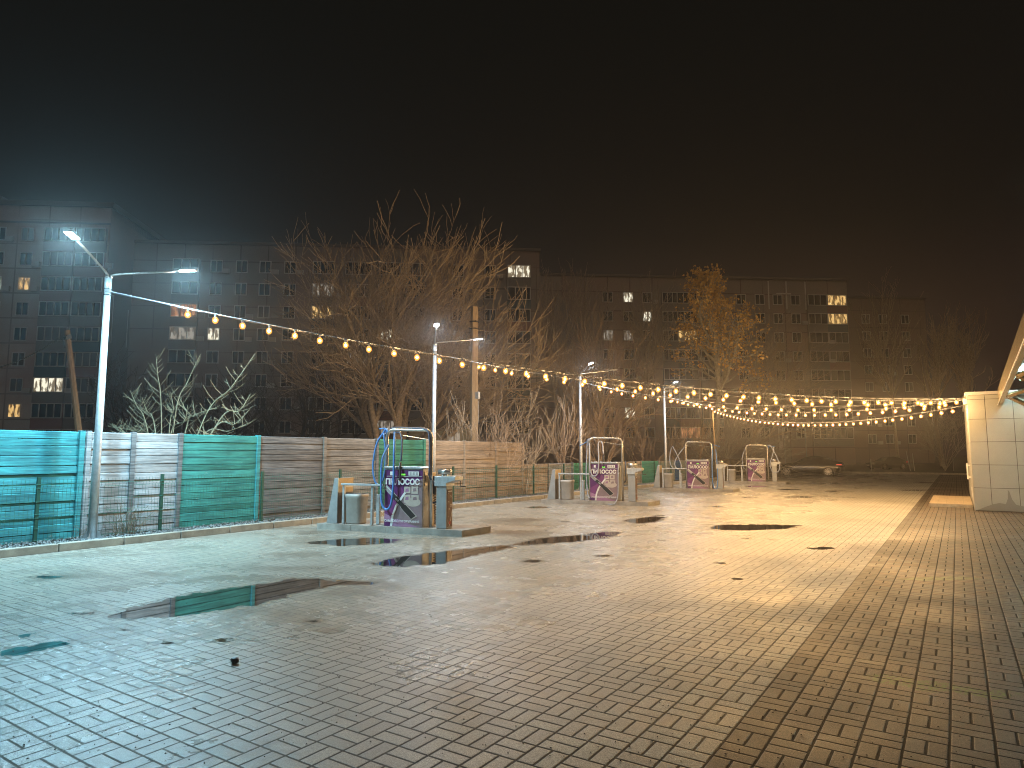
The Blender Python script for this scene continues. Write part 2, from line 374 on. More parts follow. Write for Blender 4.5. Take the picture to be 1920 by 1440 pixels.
def paver_mat():
    m = bpy.data.materials.new('basket_weave_pavers'); m.use_nodes = True
    nt = m.node_tree; L = nt.links; N = nt.nodes; b = N['Principled BSDF']
    def mt(op, a, b_=None, c=None, clamp=False):
        n = N.new('ShaderNodeMath'); n.operation = op; n.use_clamp = clamp
        for i, v in enumerate((a, b_, c)):
            if v is None: continue
            if isinstance(v, (int, float)): n.inputs[i].default_value = v
            else: L.new(v, n.inputs[i])
        return n.outputs[0]
    def mixc(f, a, c, bt='MIX'):
        n = N.new('ShaderNodeMix'); n.data_type = 'RGBA'; n.blend_type = bt
        for s_, v in ((0, f), (6, a), (7, c)):
            if isinstance(v, (int, float)): n.inputs[s_].default_value = v
            elif isinstance(v, tuple): n.inputs[s_].default_value = (*v, 1)
            else: L.new(v, n.inputs[s_])
        return n.outputs[2]
    def sstep(v, a, c):
        n = N.new('ShaderNodeMapRange'); n.interpolation_type = 'SMOOTHSTEP'; L.new(v, n.inputs[0]); n.inputs[1].default_value = a; n.inputs[2].default_value = c; return n.outputs[0]
    g = N.new('ShaderNodeNewGeometry'); s = N.new('ShaderNodeSeparateXYZ')
    # slight wander of the courses
    wn_ = N.new('ShaderNodeTexNoise'); wn_.inputs['Scale'].default_value = .9; wn_.inputs['Detail'].default_value = 3; L.new(g.outputs['Position'], wn_.inputs[0])
    vs = N.new('ShaderNodeVectorMath'); vs.operation = 'MULTIPLY_ADD'; L.new(wn_.outputs['Color'], vs.inputs[0]); vs.inputs[1].default_value = (.010, .010, 0); L.new(g.outputs['Position'], vs.inputs[2])
    L.new(vs.outputs[0], s.inputs[0])
    X = s.outputs[0]; Y = s.outputs[1]
    u = mt('MULTIPLY_ADD', X, 1/MOD, 1.15/MOD-.07); v = mt('MULTIPLY_ADD', Y, 1/MOD, .35)
    i = mt('FLOOR', u); j = mt('FLOOR', v); fu = mt('FRACT', u); fv = mt('FRACT', v)
    par = mt('FLOORED_MODULO', mt('ADD', i, j), 2.)
    spl = mt('MULTIPLY_ADD', par, mt('SUBTRACT', fu, fv), fv)     # par=0: fv, par=1: fu
    half = mt('GREATER_THAN', spl, .5)
    d1 = mt('MINIMUM', mt('MINIMUM', fu, mt('SUBTRACT', 1., fu)), mt('MINIMUM', fv, mt('SUBTRACT', 1., fv)))
    d = mt('MINIMUM', d1, mt('ABSOLUTE', mt('SUBTRACT', spl, .5)))
    cx = N.new('ShaderNodeCombineXYZ'); L.new(i, cx.inputs[0]); L.new(j, cx.inputs[1]); L.new(half, cx.inputs[2])
    wh = N.new('ShaderNodeTexWhiteNoise'); wh.noise_dimensions = '3D'; L.new(cx.outputs[0], wh.inputs[0])
    jn = N.new('ShaderNodeTexNoise'); jn.inputs['Scale'].default_value = 40; L.new(g.outputs['Position'], jn.inputs[0])
    dj = mt('ADD', d, mt('MULTIPLY', mt('SUBTRACT', jn.outputs['Fac'], .5), .02))
    joint = sstep(dj, .024, .044)                                 # 0 in the joint
    edge = sstep(dj, .024, .055)
    fine = N.new('ShaderNodeTexNoise'); fine.inputs['Scale'].default_value = 160; fine.inputs['Detail'].default_value = 3; L.new(g.outputs['Position'], fine.inputs[0])
    mid = N.new('ShaderNodeTexNoise'); mid.inputs['Scale'].default_value = .55; mid.inputs['Detail'].default_value = 7; mid.inputs['Roughness'].default_value = .62; L.new(g.outputs['Position'], mid.inputs[0])
    big = N.new('ShaderNodeTexNoise'); big.inputs['Scale'].default_value = 4.5; big.inputs['Detail'].default_value = 5; L.new(g.outputs['Position'], big.inputs[0])
    def attr(nm):
        a = N.new('ShaderNodeAttribute'); a.attribute_name = nm; return a.outputs['Fac']
    # colour
    wr = N.new('ShaderNodeValToRGB'); L.new(wh.outputs['Value'], wr.inputs[0])
    wr.color_ramp.elements[0].color = (.185, .185, .15, 1); wr.color_ramp.elements[1].color = (.36, .33, .245, 1)
    e1 = wr.color_ramp.elements.new(.5); e1.color = (.29, .265, .21, 1)
    wr2 = N.new('ShaderNodeValToRGB'); L.new(wh.outputs['Value'], wr2.inputs[0])
    wr2.color_ramp.elements[0].color = (.065, .052, .040, 1); wr2.color_ramp.elements[1].color = (.165, .110, .072, 1)
    e1 = wr2.color_ramp.elements.new(.35); e1.color = (.105, .078, .057, 1)
    side = mt('GREATER_THAN', i, -.5)
    col = mixc(side, wr.outputs[0], wr2.outputs[0])
    strip = mt('COMPARE', i, 0., .4); col = mixc(mt('MULTIPLY', strip, .65), col, (.036, .028, .022))
    col = mixc(1., col, mixc(sstep(fine.outputs['Fac'], .3, .7), (.50, .50, .50), (1.45, 1.45, 1.42)), 'MULTIPLY')
    gr = N.new('ShaderNodeTexNoise'); gr.inputs['Scale'].default_value = 55; gr.inputs['Detail'].default_value = 2; L.new(g.outputs['Position'], gr.inputs[0])
    col = mixc(.8, col, mixc(sstep(gr.outputs['Fac'], .3, .7), (.68, .68, .68), (1.28, 1.27, 1.25)), 'MULTIPLY')
    dirt = sstep(mid.outputs['Fac'], .42, .66); col = mixc(mt('MULTIPLY', dirt, .5), col, (.13, .115, .09))
    rust = sstep(big.outputs['Fac'], .66, .78); col = mixc(mt('MULTIPLY', rust, .5), col, (.22, .13, .06))
    ms = sstep(mt('ADD', attr('moss'), mt('MULTIPLY', mt('SUBTRACT', big.outputs['Fac'], .5), 1.2)), .5, .8)
    col = mixc(mt('MULTIPLY', ms, sstep(jn.outputs['Fac'], .35, .62)), col, (.11, .15, .03))
    # joints packed with sand and a film of frosty dust over the driven part of the lot
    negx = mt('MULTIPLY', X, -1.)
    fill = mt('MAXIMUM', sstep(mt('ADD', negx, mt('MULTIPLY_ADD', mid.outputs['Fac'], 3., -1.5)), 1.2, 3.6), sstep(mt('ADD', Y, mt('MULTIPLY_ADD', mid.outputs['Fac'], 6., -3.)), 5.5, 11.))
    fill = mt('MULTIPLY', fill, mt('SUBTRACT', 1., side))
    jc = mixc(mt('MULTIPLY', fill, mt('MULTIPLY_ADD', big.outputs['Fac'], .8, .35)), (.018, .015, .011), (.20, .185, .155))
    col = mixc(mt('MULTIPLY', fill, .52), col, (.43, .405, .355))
    pn = N.new('ShaderNodeTexNoise'); pn.inputs['Scale'].default_value = .75; pn.inputs['Detail'].default_value = 8; pn.inputs['Roughness'].default_value = .68; pn.inputs['Distortion'].default_value = .6
    po = N.new('ShaderNodeVectorMath'); po.operation = 'ADD'; po.inputs[1].default_value = (31., 17., 5.); L.new(g.outputs['Position'], po.inputs[0]); L.new(po.outputs[0], pn.inputs[0])
    patch = sstep(pn.outputs['Fac'], .50, .66)
    col = mixc(mt('MULTIPLY', patch, .55), col, (.135, .115, .085))
    col = mixc(joint, jc, col)
    # water
    nw = mt('MULTIPLY_ADD', big.outputs['Fac'], 1.5, -.86)
    nf = mt('MULTIPLY', mt('SUBTRACT', jn.outputs['Fac'], .5), .16)
    jlow = mt('MULTIPLY', mt('SUBTRACT', 1., joint), .06)
    wet = sstep(mt('ADD', mt('ADD', attr('wet'), nw), mt('ADD', nf, jlow)), .47, .53)
    rim = sstep(mt('ADD', attr('wet'), mt('MULTIPLY', nw, .5)), .12, .50)
    dm = sstep(mt('ADD', attr('damp'), mt('MULTIPLY', mt('SUBTRACT', big.outputs['Fac'], .5), 1.1)), .35, .75)
    dm2 = mt('MAXIMUM', mt('MULTIPLY', dm, .8), rim)
    col = mixc(mt('MULTIPLY', dm2, .55), col, (.12, .092, .062))
    col = mixc(wet, col, (.022, .018, .014))
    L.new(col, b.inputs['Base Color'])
    lane = sstep(X, -5.0, .3)                                     # drier towards the building
    rb = mt('ADD', .27, mt('MULTIPLY', lane, .26)); rb = mt('ADD', rb, mt('MULTIPLY', mt('SUBTRACT', mid.outputs['Fac'], .5), .5))
    rb = mt('ADD', rb, mt('MULTIPLY', mt('SUBTRACT', wh.outputs['Value'], .5), mt('MULTIPLY_ADD', fill, -.05, .06)))
    rb = mt('SUBTRACT', rb, mt('ADD', mt('MULTIPLY', dm2, .08), mt('MULTIPLY', patch, .05)), clamp=True); rb = mt('MAXIMUM', rb, .25)
    rough = mt('MULTIPLY_ADD', wet, mt('SUBTRACT', .015, rb), rb)
    L.new(rough, b.inputs['Roughness']); L.new(mt('MULTIPLY', mt('MAXIMUM', mt('MULTIPLY_ADD', joint, .95, .05), wet), mt('MULTIPLY_ADD', side, -.45, .75)), b.inputs['Specular IOR Level'])
    b.inputs['IOR'].default_value = 1.5
    # relief
    tilt = mt('MULTIPLY', wh.outputs['Value'], mt('MULTIPLY_ADD', fill, -.15, .25))
    h = mt('ADD', mt('MULTIPLY', edge, mt('MULTIPLY_ADD', fill, -.65, 1.)), mt('ADD', mt('MULTIPLY', fine.outputs['Fac'], mt('MULTIPLY_ADD', fill, .5, .5)), tilt))
    bp = N.new('ShaderNodeBump'); bp.inputs['Distance'].default_value = .0032
    L.new(mt('MULTIPLY', mt('SUBTRACT', 1., wet), .9), bp.inputs['Strength']); L.new(h, bp.inputs['Height']); L.new(bp.outputs[0], b.inputs['Normal'])
    return m
me.materials.append(paver_mat())
lot = bpy.data.objects.new('paved_lot', me); C.objects.link(lot); tag(lot, kind='structure')

# kerbs
mb = MB(); random.seed(2)
y = 1.0
while y < 50:
    mb.box(-12.06, -11.93-random.uniform(0, .006), y+.006, y+.99, -.01, .125+random.uniform(-.004, .004)); y += 1.0
tag(mb.build('kerb', M['conc'], bevel=.012), kind='structure')
mb = MB(); x = -40.
while x < 9: mb.box(x+.01, x+.99, 58.0, 58.2, -.01, .14); x += 1.
tag(mb.build('kerb', M['conc']), kind='structure')
mb = MB().box(-13.6, -12.06, 1, 50, -.01, .085)
tag(mb.build('verge', M['soil']), kind='structure')
mb = MB().box(-60, -12.06, 50, 58, -.011, -.003)
tag(mb.build('road', mat('asphalt', (.05, .048, .045), .6, 0, .3, 6, .4)), kind='structure')
# crushed stone along the kerb
mb = MB(); rnd = random.Random(5)
for k in range(7500):
    yy = 2.5+(rnd.random()**1.4)*30; xx = rnd.uniform(-12.86, -12.08); r = rnd.uniform(.012, .03)
    c = Vector((xx, yy, .09+rnd.random()*.018)); ax = [Vector([rnd.gauss(0, 1) for _ in range(3)]).normalized()*r*rnd.uniform(.6, 1.2) for _ in range(1)]
    a = ax[0]; b_ = a.cross(Vector((rnd.random(), rnd.random(), 1))).normalized()*r*rnd.uniform(.6, 1); d_ = a.cross(b_).normalized()*r*rnd.uniform(.5, 1)
    o = len(mb.v); mb.v += [tuple(c+q) for q in (a, b_, d_, -a, -b_, -d_)]
    for f in ((0, 1, 2), (1, 3, 2), (3, 4, 2), (4, 0, 2), (1, 0, 5), (3, 1, 5), (4, 3, 5), (0, 4, 5)): mb.f.append(tuple(o+q for q in f)); mb.mi.append(0)
tag(mb.build('gravel', M['gravel']), 'strip of crushed stone between the kerb and the concrete fence', 'gravel', kind='stuff')

# ------------------------------------------------------------------ fences
FX = -12.9
def boards(y0, y1, z0, z1, x, rnd, n=13):
    mb = MB(); z = z0; hs = [rnd.uniform(.8, 1.2) for _ in range(n)]; t = sum(hs); 
    for h in hs:
        hh = h/t*(z1-z0); off = rnd.uniform(-.010, .010); tl = rnd.uniform(-.007, .007)
        mb.prism([(x-.05, z+.003), (x+off-tl, z+.003), (x+off+tl, z+hh-.006), (x-.05, z+hh-.003)], 'y', y0, y1) if False else None
        b = len(mb.v)
        mb.v += [(x-.05, y0, z), (x-.05, y1, z), (x+off-tl, y1, z+.004), (x+off-tl, y0, z+.004), (x+off+tl, y0, z+hh-.013), (x+off+tl, y1, z+hh-.013), (x-.05, y1, z+hh), (x-.05, y0, z+hh),
                 (x-.03, y0, z+hh), (x-.03, y1, z+hh)]
        for f in ((3, 2, 5, 4), (4, 5, 9, 8), (8, 9, 6, 7), (0, 1, 2, 3), (0, 3, 4, 8, 7), (1, 6, 9, 5, 2), (0, 7, 6, 1)): mb.f.append(tuple(b+q for q in f)); mb.mi.append(0)
        z += hh
    return mb
fence = empty('concrete_fence', 'tall board-marked concrete fence in patches of turquoise, grey, green and bare panels', 'fence', (FX, 12, 0))
rnd = random.Random(11)
panels = [(1.7, 3.62, 'fwhite', 'white'), (3.62, 5.6, 'fcyan', 'turquoise'), (5.7, 6.5, 'fwhite', 'whitewashed'), (6.58, 7.42, 'fwhite', 'whitewashed'), (7.5, 9.2, 'fteal', 'teal green'),
          (9.3, 11.08, 'fgrey', 'dark grey'), (11.16, 12.86, 'fgrey2', 'weathered grey'), (12.94, 14.76, 'fgreen', 'green painted'), (14.84, 16.68, 'ftan', 'bare concrete'), (16.76, 18.42, 'ftan', 'bare concrete'), (18.5, 20.06, 'ftan', 'bare concrete')]
def fchild(o, par):
    o.parent = par; o.matrix_parent_inverse = par.matrix_world.inverted() if False else Matrix.Translation(-Vector(par.location)); return o
for a, b_, mm, nm in panels:
    o = fchild(boards(a, b_, .05, 1.93, FX, rnd).build('panel', M[mm]), fence); o['label'] = nm+' fence panel of horizontal boards'
pcol = {3.62: 'fwhite', 5.65: 'fcyan', 6.54: 'fgrey', 7.46: 'fgrey', 9.25: 'fcyan', 11.12: 'fgrey2', 12.9: 'fgrey', 14.8: 'fgreen', 16.72: 'ftan', 18.46: 'ftan', 20.1: 'ftan'}
for yy, mm in pcol.items():
    fchild(MB().box(FX-.07, FX+.035, yy-.045, yy+.045, 0, 1.95).build('post', M[mm], bevel=.008), fence)
fchild(MB().box(FX-.07, FX+.035, 5.76-.04, 5.76+.04, 0, 1.95).build('post', M['fwhite'], bevel=.008), fence)
low = empty('low_fence', 'low patchwork fence of grey, green and blue sheets past the tall fence', 'fence', (FX, 35, 0))
yy = 20.16; LP = [(1.8, 'ftan'), (1.9, 'fgrey2'), (2.6, 'fgreen'), (2.2, 'fgrey2'), (2.2, 'ftan'), (2.4, 'fgreen'), (2.2, 'fgrey2'), (1.0, 'fblue'), (2.0, 'fgrey2'), (1.0, 'fblue'), (2.0, 'fgreen'), (2.4, 'fgrey2'), (2.4, 'ftan'), (2.4, 'ftan')]
for wdt, mm in LP:
    fchild(boards(yy, yy+wdt-.08, .05, 1.16, FX-.02, rnd, 7).build('panel', M[mm]), low)
    fchild(MB().box(FX-.08, FX+.02, yy+wdt-.075, yy+wdt-.005, 0, 1.19).build('post', M['fgrey2']), low); yy += wdt
wf = empty('wire_fence', 'green welded wire fence on thin posts in front of the concrete fence', 'fence', (FX+.35, 20, 0))
WX = FX+.33; wy = [2.55, 4.9, 6.95, 9.15, 11.35, 13.5, 15.75, 18.0, 20.3, 22.5, 24.8, 27.1, 29.4, 31.7, 34.0, 36.3]
for a in wy: fchild(MB().box(WX-.025, WX+.025, a-.025, a+.025, .08, 1.16).build('post', M['greenpost']), wf)
for a, b_ in zip(wy[:-1], wy[1:]):
    mb = MB(); prof = [(0, .12), (0, .5), (.03, .53), (0, .56), (0, .98), (.03, 1.01), (0, 1.04), (0, 1.12)]
    y = a+.05; st = .06 if b_ < 16 else .12
    rr = .0026 if b_ < 16 else .004
    while y < b_-.03:
        mb.tube([(WX+.03+p, y, z) for p, z in prof], rr, 3, False); y += st
    for z in (.14, .33, .5, .56, .76, .98, 1.04): mb.tube([(WX+.03, a, z), (WX+.03, b_, z)], rr*1.2, 3, False)
    fchild(mb.build('wire_panel', M['greenwire']), wf)

# ------------------------------------------------------------------ lamp posts
def head(par, p, az, lit):
    d = Vector((cos(az), sin(az), .10)).normalized(); s_ = Vector((-sin(az), cos(az), 0)); n = d.cross(s_).normalized()
    if n.z > 0: n = -n
    mb = MB()
    def q(a, b_, c): return tuple(p+d*a+s_*b_+n*c)
    w = .075
    top = [(-.02, .03), (.06, w), (.34, w), (.38, .045)]
    for sg in (1,):
        ring0 = [q(a, b_, 0) for a, b_ in top]+[q(a, -b_, 0) for a, b_ in reversed(top)]
        ring1 = [q(a, b_*.8, -.045) for a, b_ in top]+[q(a, -b_*.8, -.045) for a, b_ in reversed(top)]
        mb.quad(ring0); mb.quad(ring1[::-1]); k = len(ring0)
        for i in range(k): mb.quad([ring0[i], ring0[(i+1) % k], ring1[(i+1) % k], ring1[i]])
    h = mb.build('lamp_head', M['cabinet'], par)
    ln = MB().quad([q(.07, -.06, .004), q(.33, -.06, .004), q(.33, .06, .004), q(.07, .06, .004)]).build('lens', (M['led'] if par.location.y < 8 else M['led2']) if lit else M['ledoff'], h)
    # make the lens face away from the housing
    ln.data.flip_normals() if ln.data.polygons[0].normal.dot(n) < 0 else None
    return h
LAMPS = [(-12.42, 5.70, 4.66, ((314, 1.22, .36, 1), (47, 1.06, .27, 1)), 'twin-arm street lamp beside the whitewashed fence panels, both heads lit, nearest'),
         (-12.5, 14.75, 4.70, ((312, 1.12, .38, 1), (50, 1.08, .28, 1)), 'twin-arm street lamp behind the first vacuum island, both heads lit'),
         (-12.5, 23.77, 4.68, ((318, 1.02, .38, 1), (42, 1.15, .28, 0)), 'twin-arm street lamp behind the second vacuum island, one head lit'),
         (-12.5, 33.09, 4.86, ((318, 1.02, .30, 1), (36, 1.15, .20, 0)), 'twin-arm street lamp behind the third vacuum island, farthest, one head lit')]
for x, y, h, arms, lab in LAMPS:
    r = empty('street_lamp', lab, 'street lamp', (x, y, .085), 0, 'twin-arm street lamps along the fence')
    MB().tube([(0, 0, .0), (0, 0, 1.2), (0, 0, h-.33)], [.072, .066, .05], 14).tube([(0, 0, h-.36), (0, 0, h-.085)], .058, 14).build('pole', M['galv'], r, True)
    mb = MB().box(-.16, .16, -.16, .16, 0, .02)
    for a in range(4):
        c_, s_ = cos(a*pi/2+pi/4), sin(a*pi/2+pi/4)
        mb.quad([(c_*.07, s_*.07, .02), (c_*.17, s_*.17, .02), (c_*.07, s_*.07, .18)]); mb.tube([(c_*.18, s_*.18, .02), (c_*.18, s_*.18, .06)], .014, 6)
    mb.build('base_plate', M['galv'], r)
    MB().tube([(0, 0, h-.30), (0, 0, h-.285)], .064, 12).tube([(0, 0, h-.40), (0, 0, h-.385)], .064, 12).build('clamp', M['dark'], r)
    for az, Ln, rise, lit in arms:
        a = radians(az); dx, dy = cos(a), sin(a); b0 = Vector((dx*.025, dy*.025, h-.10-.085))
        pts = [b0, b0+Vector((0, 0, .05)), b0+Vector((dx*.03, dy*.03, .11)), b0+Vector((dx*.11, dy*.11, .17)), b0+Vector((dx*Ln, dy*Ln, rise+.02))]
        MB().tube(spline(pts, 5), .021, 8).build('arm', M['steel'], r, True)
        head(r, b0+Vector((dx*Ln, dy*Ln, rise+.02)), a, lit)
po = empty('festoon_pole', 'thin plain pole beside the leafy birch carrying the lowest string of bulbs', 'pole', (-12.5, 41.7, .0))
MB().tube([(0, 0, 0), (-.12, 0, 4.4)], [.05, .035], 10).build('pole', M['wood'], po, True)
MB().box(-.1, .1, -.1, .1, 0, .03).build('base_plate', M['galv'], po)

# ------------------------------------------------------------------ string lights
bulb_me = MB().sphere((0, 0, -.105), .056, 12, 8, (1, 1, 1.15)).mesh('bulb', M['halo_envelope'], True)
fil = bpy.data.lights.new('filament', 'POINT'); fil.energy = 84; fil.shadow_soft_size = .050;
core_me = MB().sphere((0, 0, -.105), .026, 8, 5, (1, 1, 1.1)).mesh('glowing_core', mat('glowing_filament', (1, .8, .5), .3, emit=(1.0, .80, .50), es=24, samp=False), True); fil.color = (1.0, .60, .245)
sock_me = MB().tube([(0, 0, .01), (0, 0, -.055)], [.018, .020], 8).mesh('socket', M['dark'])
E1 = (.29, 22.26, 3.08)
STR = [((-12.4, 5.70, 4.42), E1, .58, 1.30, .472, 'string of warm bulbs from the nearest street lamp to the tiled building'),
       ((-12.45, 14.75, 4.42), (.29, 22.32, 3.07), .50, 1.25, .50, 'string of warm bulbs from the second street lamp to the tiled building'),
       ((-12.45, 23.77, 4.40), (.29, 22.38, 3.06), .52, .9, .50, 'string of warm bulbs from the third street lamp to the tiled building'),
       ((-12.45, 33.09, 4.48), (.29, 22.44, 3.04), .55, .7, .50, 'string of warm bulbs from the fourth street lamp, second lowest row over the lot'),
       ((-12.62, 41.7, 4.30), (.29, 24.6, 3.02), .68, .35, .50, 'lowest string of warm bulbs from the thin pole beside the birch')]
rnd = random.Random(4)
for A, B, sag, first, spc, lab in STR:
    A = Vector(A); B = Vector(B); r = empty('string_lights', lab, 'string lights', A, 0, 'strings of warm bulbs over the lot')
    def at(t): p = A.lerp(B, t)-A; p.z -= 4*sag*t*(1-t); return p
    mb = MB().mat(M['rope']).tube([at(i/40) for i in range(41)], .0055, 5)
    mb.mat(M['cable']); mb.tube([at(i/60)+Vector((0, 0, -.016-.008*sin(i*2.1))) for i in range(61)], .006, 5)
    mb.build('cable', None, r)
    Ln = (B-A).length; s_ = first
    while s_ < Ln-.35:
        p = at(s_/Ln)+Vector((0, 0, -.02))
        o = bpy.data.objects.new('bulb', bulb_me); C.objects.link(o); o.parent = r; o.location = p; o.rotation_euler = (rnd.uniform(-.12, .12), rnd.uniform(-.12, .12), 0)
        k = bpy.data.objects.new('socket', sock_me); C.objects.link(k); k.parent = o
        q_ = bpy.data.objects.new('glowing_core', core_me); C.objects.link(q_); q_.parent = o
        k = bpy.data.objects.new('filament', fil); C.objects.link(k); k.parent = o; k.location = (0, 0, -.105)
        s_ += spc*rnd.uniform(.96, 1.04)

# ------------------------------------------------------------------ vacuum islands
def uvp(x, y): return ((x-165)/390*.87, (1275-y)/685*1.1)
def poster(par, hide=0):
    lay = [0]; mb = MB()
    def poly(m, pts, px=True):
        lay[0] += 1; d = -.0015-.0014*lay[0]; mb.mat(M[m]); q = [uvp(*p) for p in pts] if px else pts
        mb.quad([(u, d, v) for u, v in q])
    poly('purple', [(0, 0), (.87, 0), (.87, 1.1), (0, 1.1)], False)
    poly('mauve', [(555, 1275), (555, 690), (430, 760), (372, 860), (330, 930), (275, 1030), (240, 1150), (230, 1275)][::-1])
    poly('plum', [(165, 1040), (250, 980), (330, 780), (372, 860), (330, 930), (275, 1030), (240, 1150), (165, 1120)][::-1])
    poly('pinkp', [(165, 1120), (240, 1160), (235, 1230), (165, 1200)][::-1])
    poly('cream', [(460+80*cos(a*.4), 975+55*sin(a*.4)) for a in range(16)][::-1])
    poly('pinkp', [(240, 1180), (330, 1190), (430, 1240), (540, 1275), (232, 1275)][::-1])
    for bx in ((368, 790, 435, 870), (445, 785, 512, 875), (368, 890, 435, 985), (445, 890, 520, 985)):
        poly('cream', [(bx[0], bx[3]), (bx[2], bx[3]), (bx[2], bx[1]), (bx[0], bx[1])]); lay[0] -= 1
    lay[0] += 1
    rr = random.Random(8)
    for bx in ((368, 790, 435, 870), (445, 785, 512, 875), (368, 890, 435, 985), (445, 890, 520, 985)):
        w = bx[2]-bx[0]; x0 = bx[0]+w*.2; y0 = bx[1]+18
        poly('pinkp' if rr.random() < .5 else 'mauve', [(x0, y0+45), (x0+w*.55, y0+40), (x0+w*.5, y0), (x0+w*.1, y0+8)]); lay[0] -= 1
    lay[0] += 1
    arcp = [(372, 858), (330, 930), (277, 1030), (243, 1150), (228, 1275)]; arq = [(392, 866), (352, 938), (300, 1036), (266, 1150), (252, 1275)]
    for i in range(4): poly('pwhite', [arcp[i], arcp[i+1], arq[i+1], arq[i]]); lay[0] -= 1
    lay[0] += 1
    def bar(m, a, b_, w):
        a = Vector(a); b_ = Vector(b_); t = (b_-a).normalized(); n = Vector((-t.y, t.x))*w/2
        poly(m, [tuple(a+n), tuple(b_+n), tuple(b_-n), tuple(a-n)])
    bar('pgrey', (170, 790), (300, 945), 52)
    bar('pwhite', (185, 790), (255, 873), 8); lay[0] -= 1
    bar('cream', (360, 1020), (478, 1165), 74)
    bar('pblack', (250, 895), (370, 1035), 46); lay[0] -= 1
    bar('pblack', (362, 1026), (470, 1158), 62)
    bar('pgrey', (285, 935), (315, 970), 20)
    poly('pgrey', [(190, 670), (555, 670), (555, 662), (190, 662)])
    lay[0] -= 1
    for bx, m in (((222, 608, 250, 655), 'pwhite'), ((415, 605, 522, 655), 'pwhite'), ((340, 634, 382, 654), 'pgreen')):
        poly(m, [(bx[0], bx[3]), (bx[2], bx[3]), (bx[2], bx[1]), (bx[0], bx[1])]); lay[0] -= 1
    lay[0] += 1
    for k in range(3):
        poly('pgrey', [(425+k*32, 648), (447+k*32, 648), (447+k*32, 614), (425+k*32, 614)]); lay[0] -= 1
    o = mb.build('poster', None, par)
    def text(s, u, v, h, w, z, bold):
        c = bpy.data.curves.new('lettering', 'FONT'); c.body = s; c.size = 1; c.offset = bold; c.extrude = 0
        t = bpy.data.objects.new('lettering', c); C.objects.link(t); dg = bpy.context.evaluated_depsgraph_get()
        mm = bpy.data.meshes.new_from_object(t.evaluated_get(dg)); bpy.data.objects.remove(t)
        xs_ = [q.co.x for q in mm.vertices]; ys_ = [q.co.y for q in mm.vertices]; x0, x1, y0, y1 = min(xs_), max(xs_), min(ys_), max(ys_)
        for q in mm.vertices: q.co = Vector((u+(q.co.x-x0)/(x1-x0)*w, z, v+(q.co.y-y0)/(y1-y0)*h))
        mm.materials.clear(); mm.materials.append(M['pwhite'])
        t = bpy.data.objects.new('lettering', mm); C.objects.link(t); t.parent = o
    text('ПИЛОСОС', .04, .812, .128, .79, -.040, .045)
    text('САМООБСЛУГОВУВАННЯ', .025, .085, .048, .80, -.040, .02)
    return o

def make_machine(variant):
    r = empty('vacuum_machine', '', 'vacuum machine', group='purple self-service vacuum machines')
    MB().box(0, .87, 0, .26, 0, 1.13).build('cabinet', M['cabinet'], r, bevel=.008)
    MB().box(.05, .84, .262, .56, 0, 1.05).build('rear_cabinet', M['warmlit'] if variant == 0 else M['cabinet'], r, bevel=.008)  # only the nearest one carries the warm-lit tone
    lid = MB().prism([(-.02, 1.13), (.89, 1.13), (.89, 1.150), (.80, 1.168), (-.02, 1.168)], 'y', -.035, .34).build('top_cover', M['galv'], r, bevel=.005)
    poster(r)
    MB().box(.871, .879, .07, .19, .80, 1.07).build('coin_plate', M['steel'], r)
    MB().box(.880, .888, .09, .17, .86, 1.0).build('coin_slot', M['dark'], r)
    # pipe frame over the cabinet
    zt = 1.91 if variant != 3 else 1.86
    x0, x1, yf = -.055, .985, .13
    pts = [(x0, yf, 0), (x0, yf, .8), (x0, yf, zt-.16)]+arc((x0+.15, yf, zt-.15), .15, 180, 90, 6)+[(.5, yf, zt-.012)]+arc((x1-.15, yf, zt-.17), .15, 90, 0, 6)+[(x1, yf, .9), (x1, yf, 0)]
    MB().tube(pts, .032, 12).build('pipe_frame', M['steel'], r, True)
    MB().tube([(x0+.30, yf, zt-.02), (x0+.30, yf, zt-.10), (x0+.36, yf, zt-.12), (x1-.02, yf, zt-.22)], .011, 6).build('hanger_rod', M['steel'], r)
    return r
def hose(par, pts, m, rad=.022, n=7):
    return MB().tube(spline(pts, n), rad, 9).build('hose', M[m], par, True)
def nozzle(par, p, d):
    p = Vector(p); d = Vector(d).normalized()
    MB().tube([p, p+d*.12, p+d*.30, p+d*.36], [.026, .024, .019, .03], 9).build('nozzle', M['dark'], par, True)

def island_frame(k): return ISL[k]
ISL = [(-7.78, 10.03), (-7.66, 18.78), (-7.55, 27.35), (-7.28, 35.85)]
PH = radians(10)
ORD = ['nearest', 'second', 'third', 'farthest']
# one of each, then copies
slab_pts = [(-3.30, -.62), (.0, .0), (.02, .90), (-3.28, .30)]
def mk_slab():
    mb = MB(); n = 4
    for i in range(n):
        a = i/n; b_ = (i+1)/n-.002
        def lp(p, q, t): return (p[0]+(q[0]-p[0])*t, p[1]+(q[1]-p[1])*t)
        mb.prism([lp(slab_pts[0], slab_pts[1], a), lp(slab_pts[0], slab_pts[1], b_), lp(slab_pts[3], slab_pts[2], b_), lp(slab_pts[3], slab_pts[2], a)], 'z', 0, .12)
    return mb.mesh('island_slab', M['slab'])
slab_me = mk_slab()
def wedge():
    r = empty('mat_stand', '', 'mat stand', group='wedge-shaped mat stands on the islands')
    MB().prism([(-.27, 0), (0, 0), (0, .92), (-.09, .92)], 'y', 0, .50).build('wedge_body', M['cabinet'], r, bevel=.006)
    MB().box(.002, .008, .02, .48, .0, .62).build('side_panel', M['shadepanel'], r)
    MB().box(.002, .014, .0, .50, .63, .92).build('upper_plate', M['warmlit'], r)
    return r
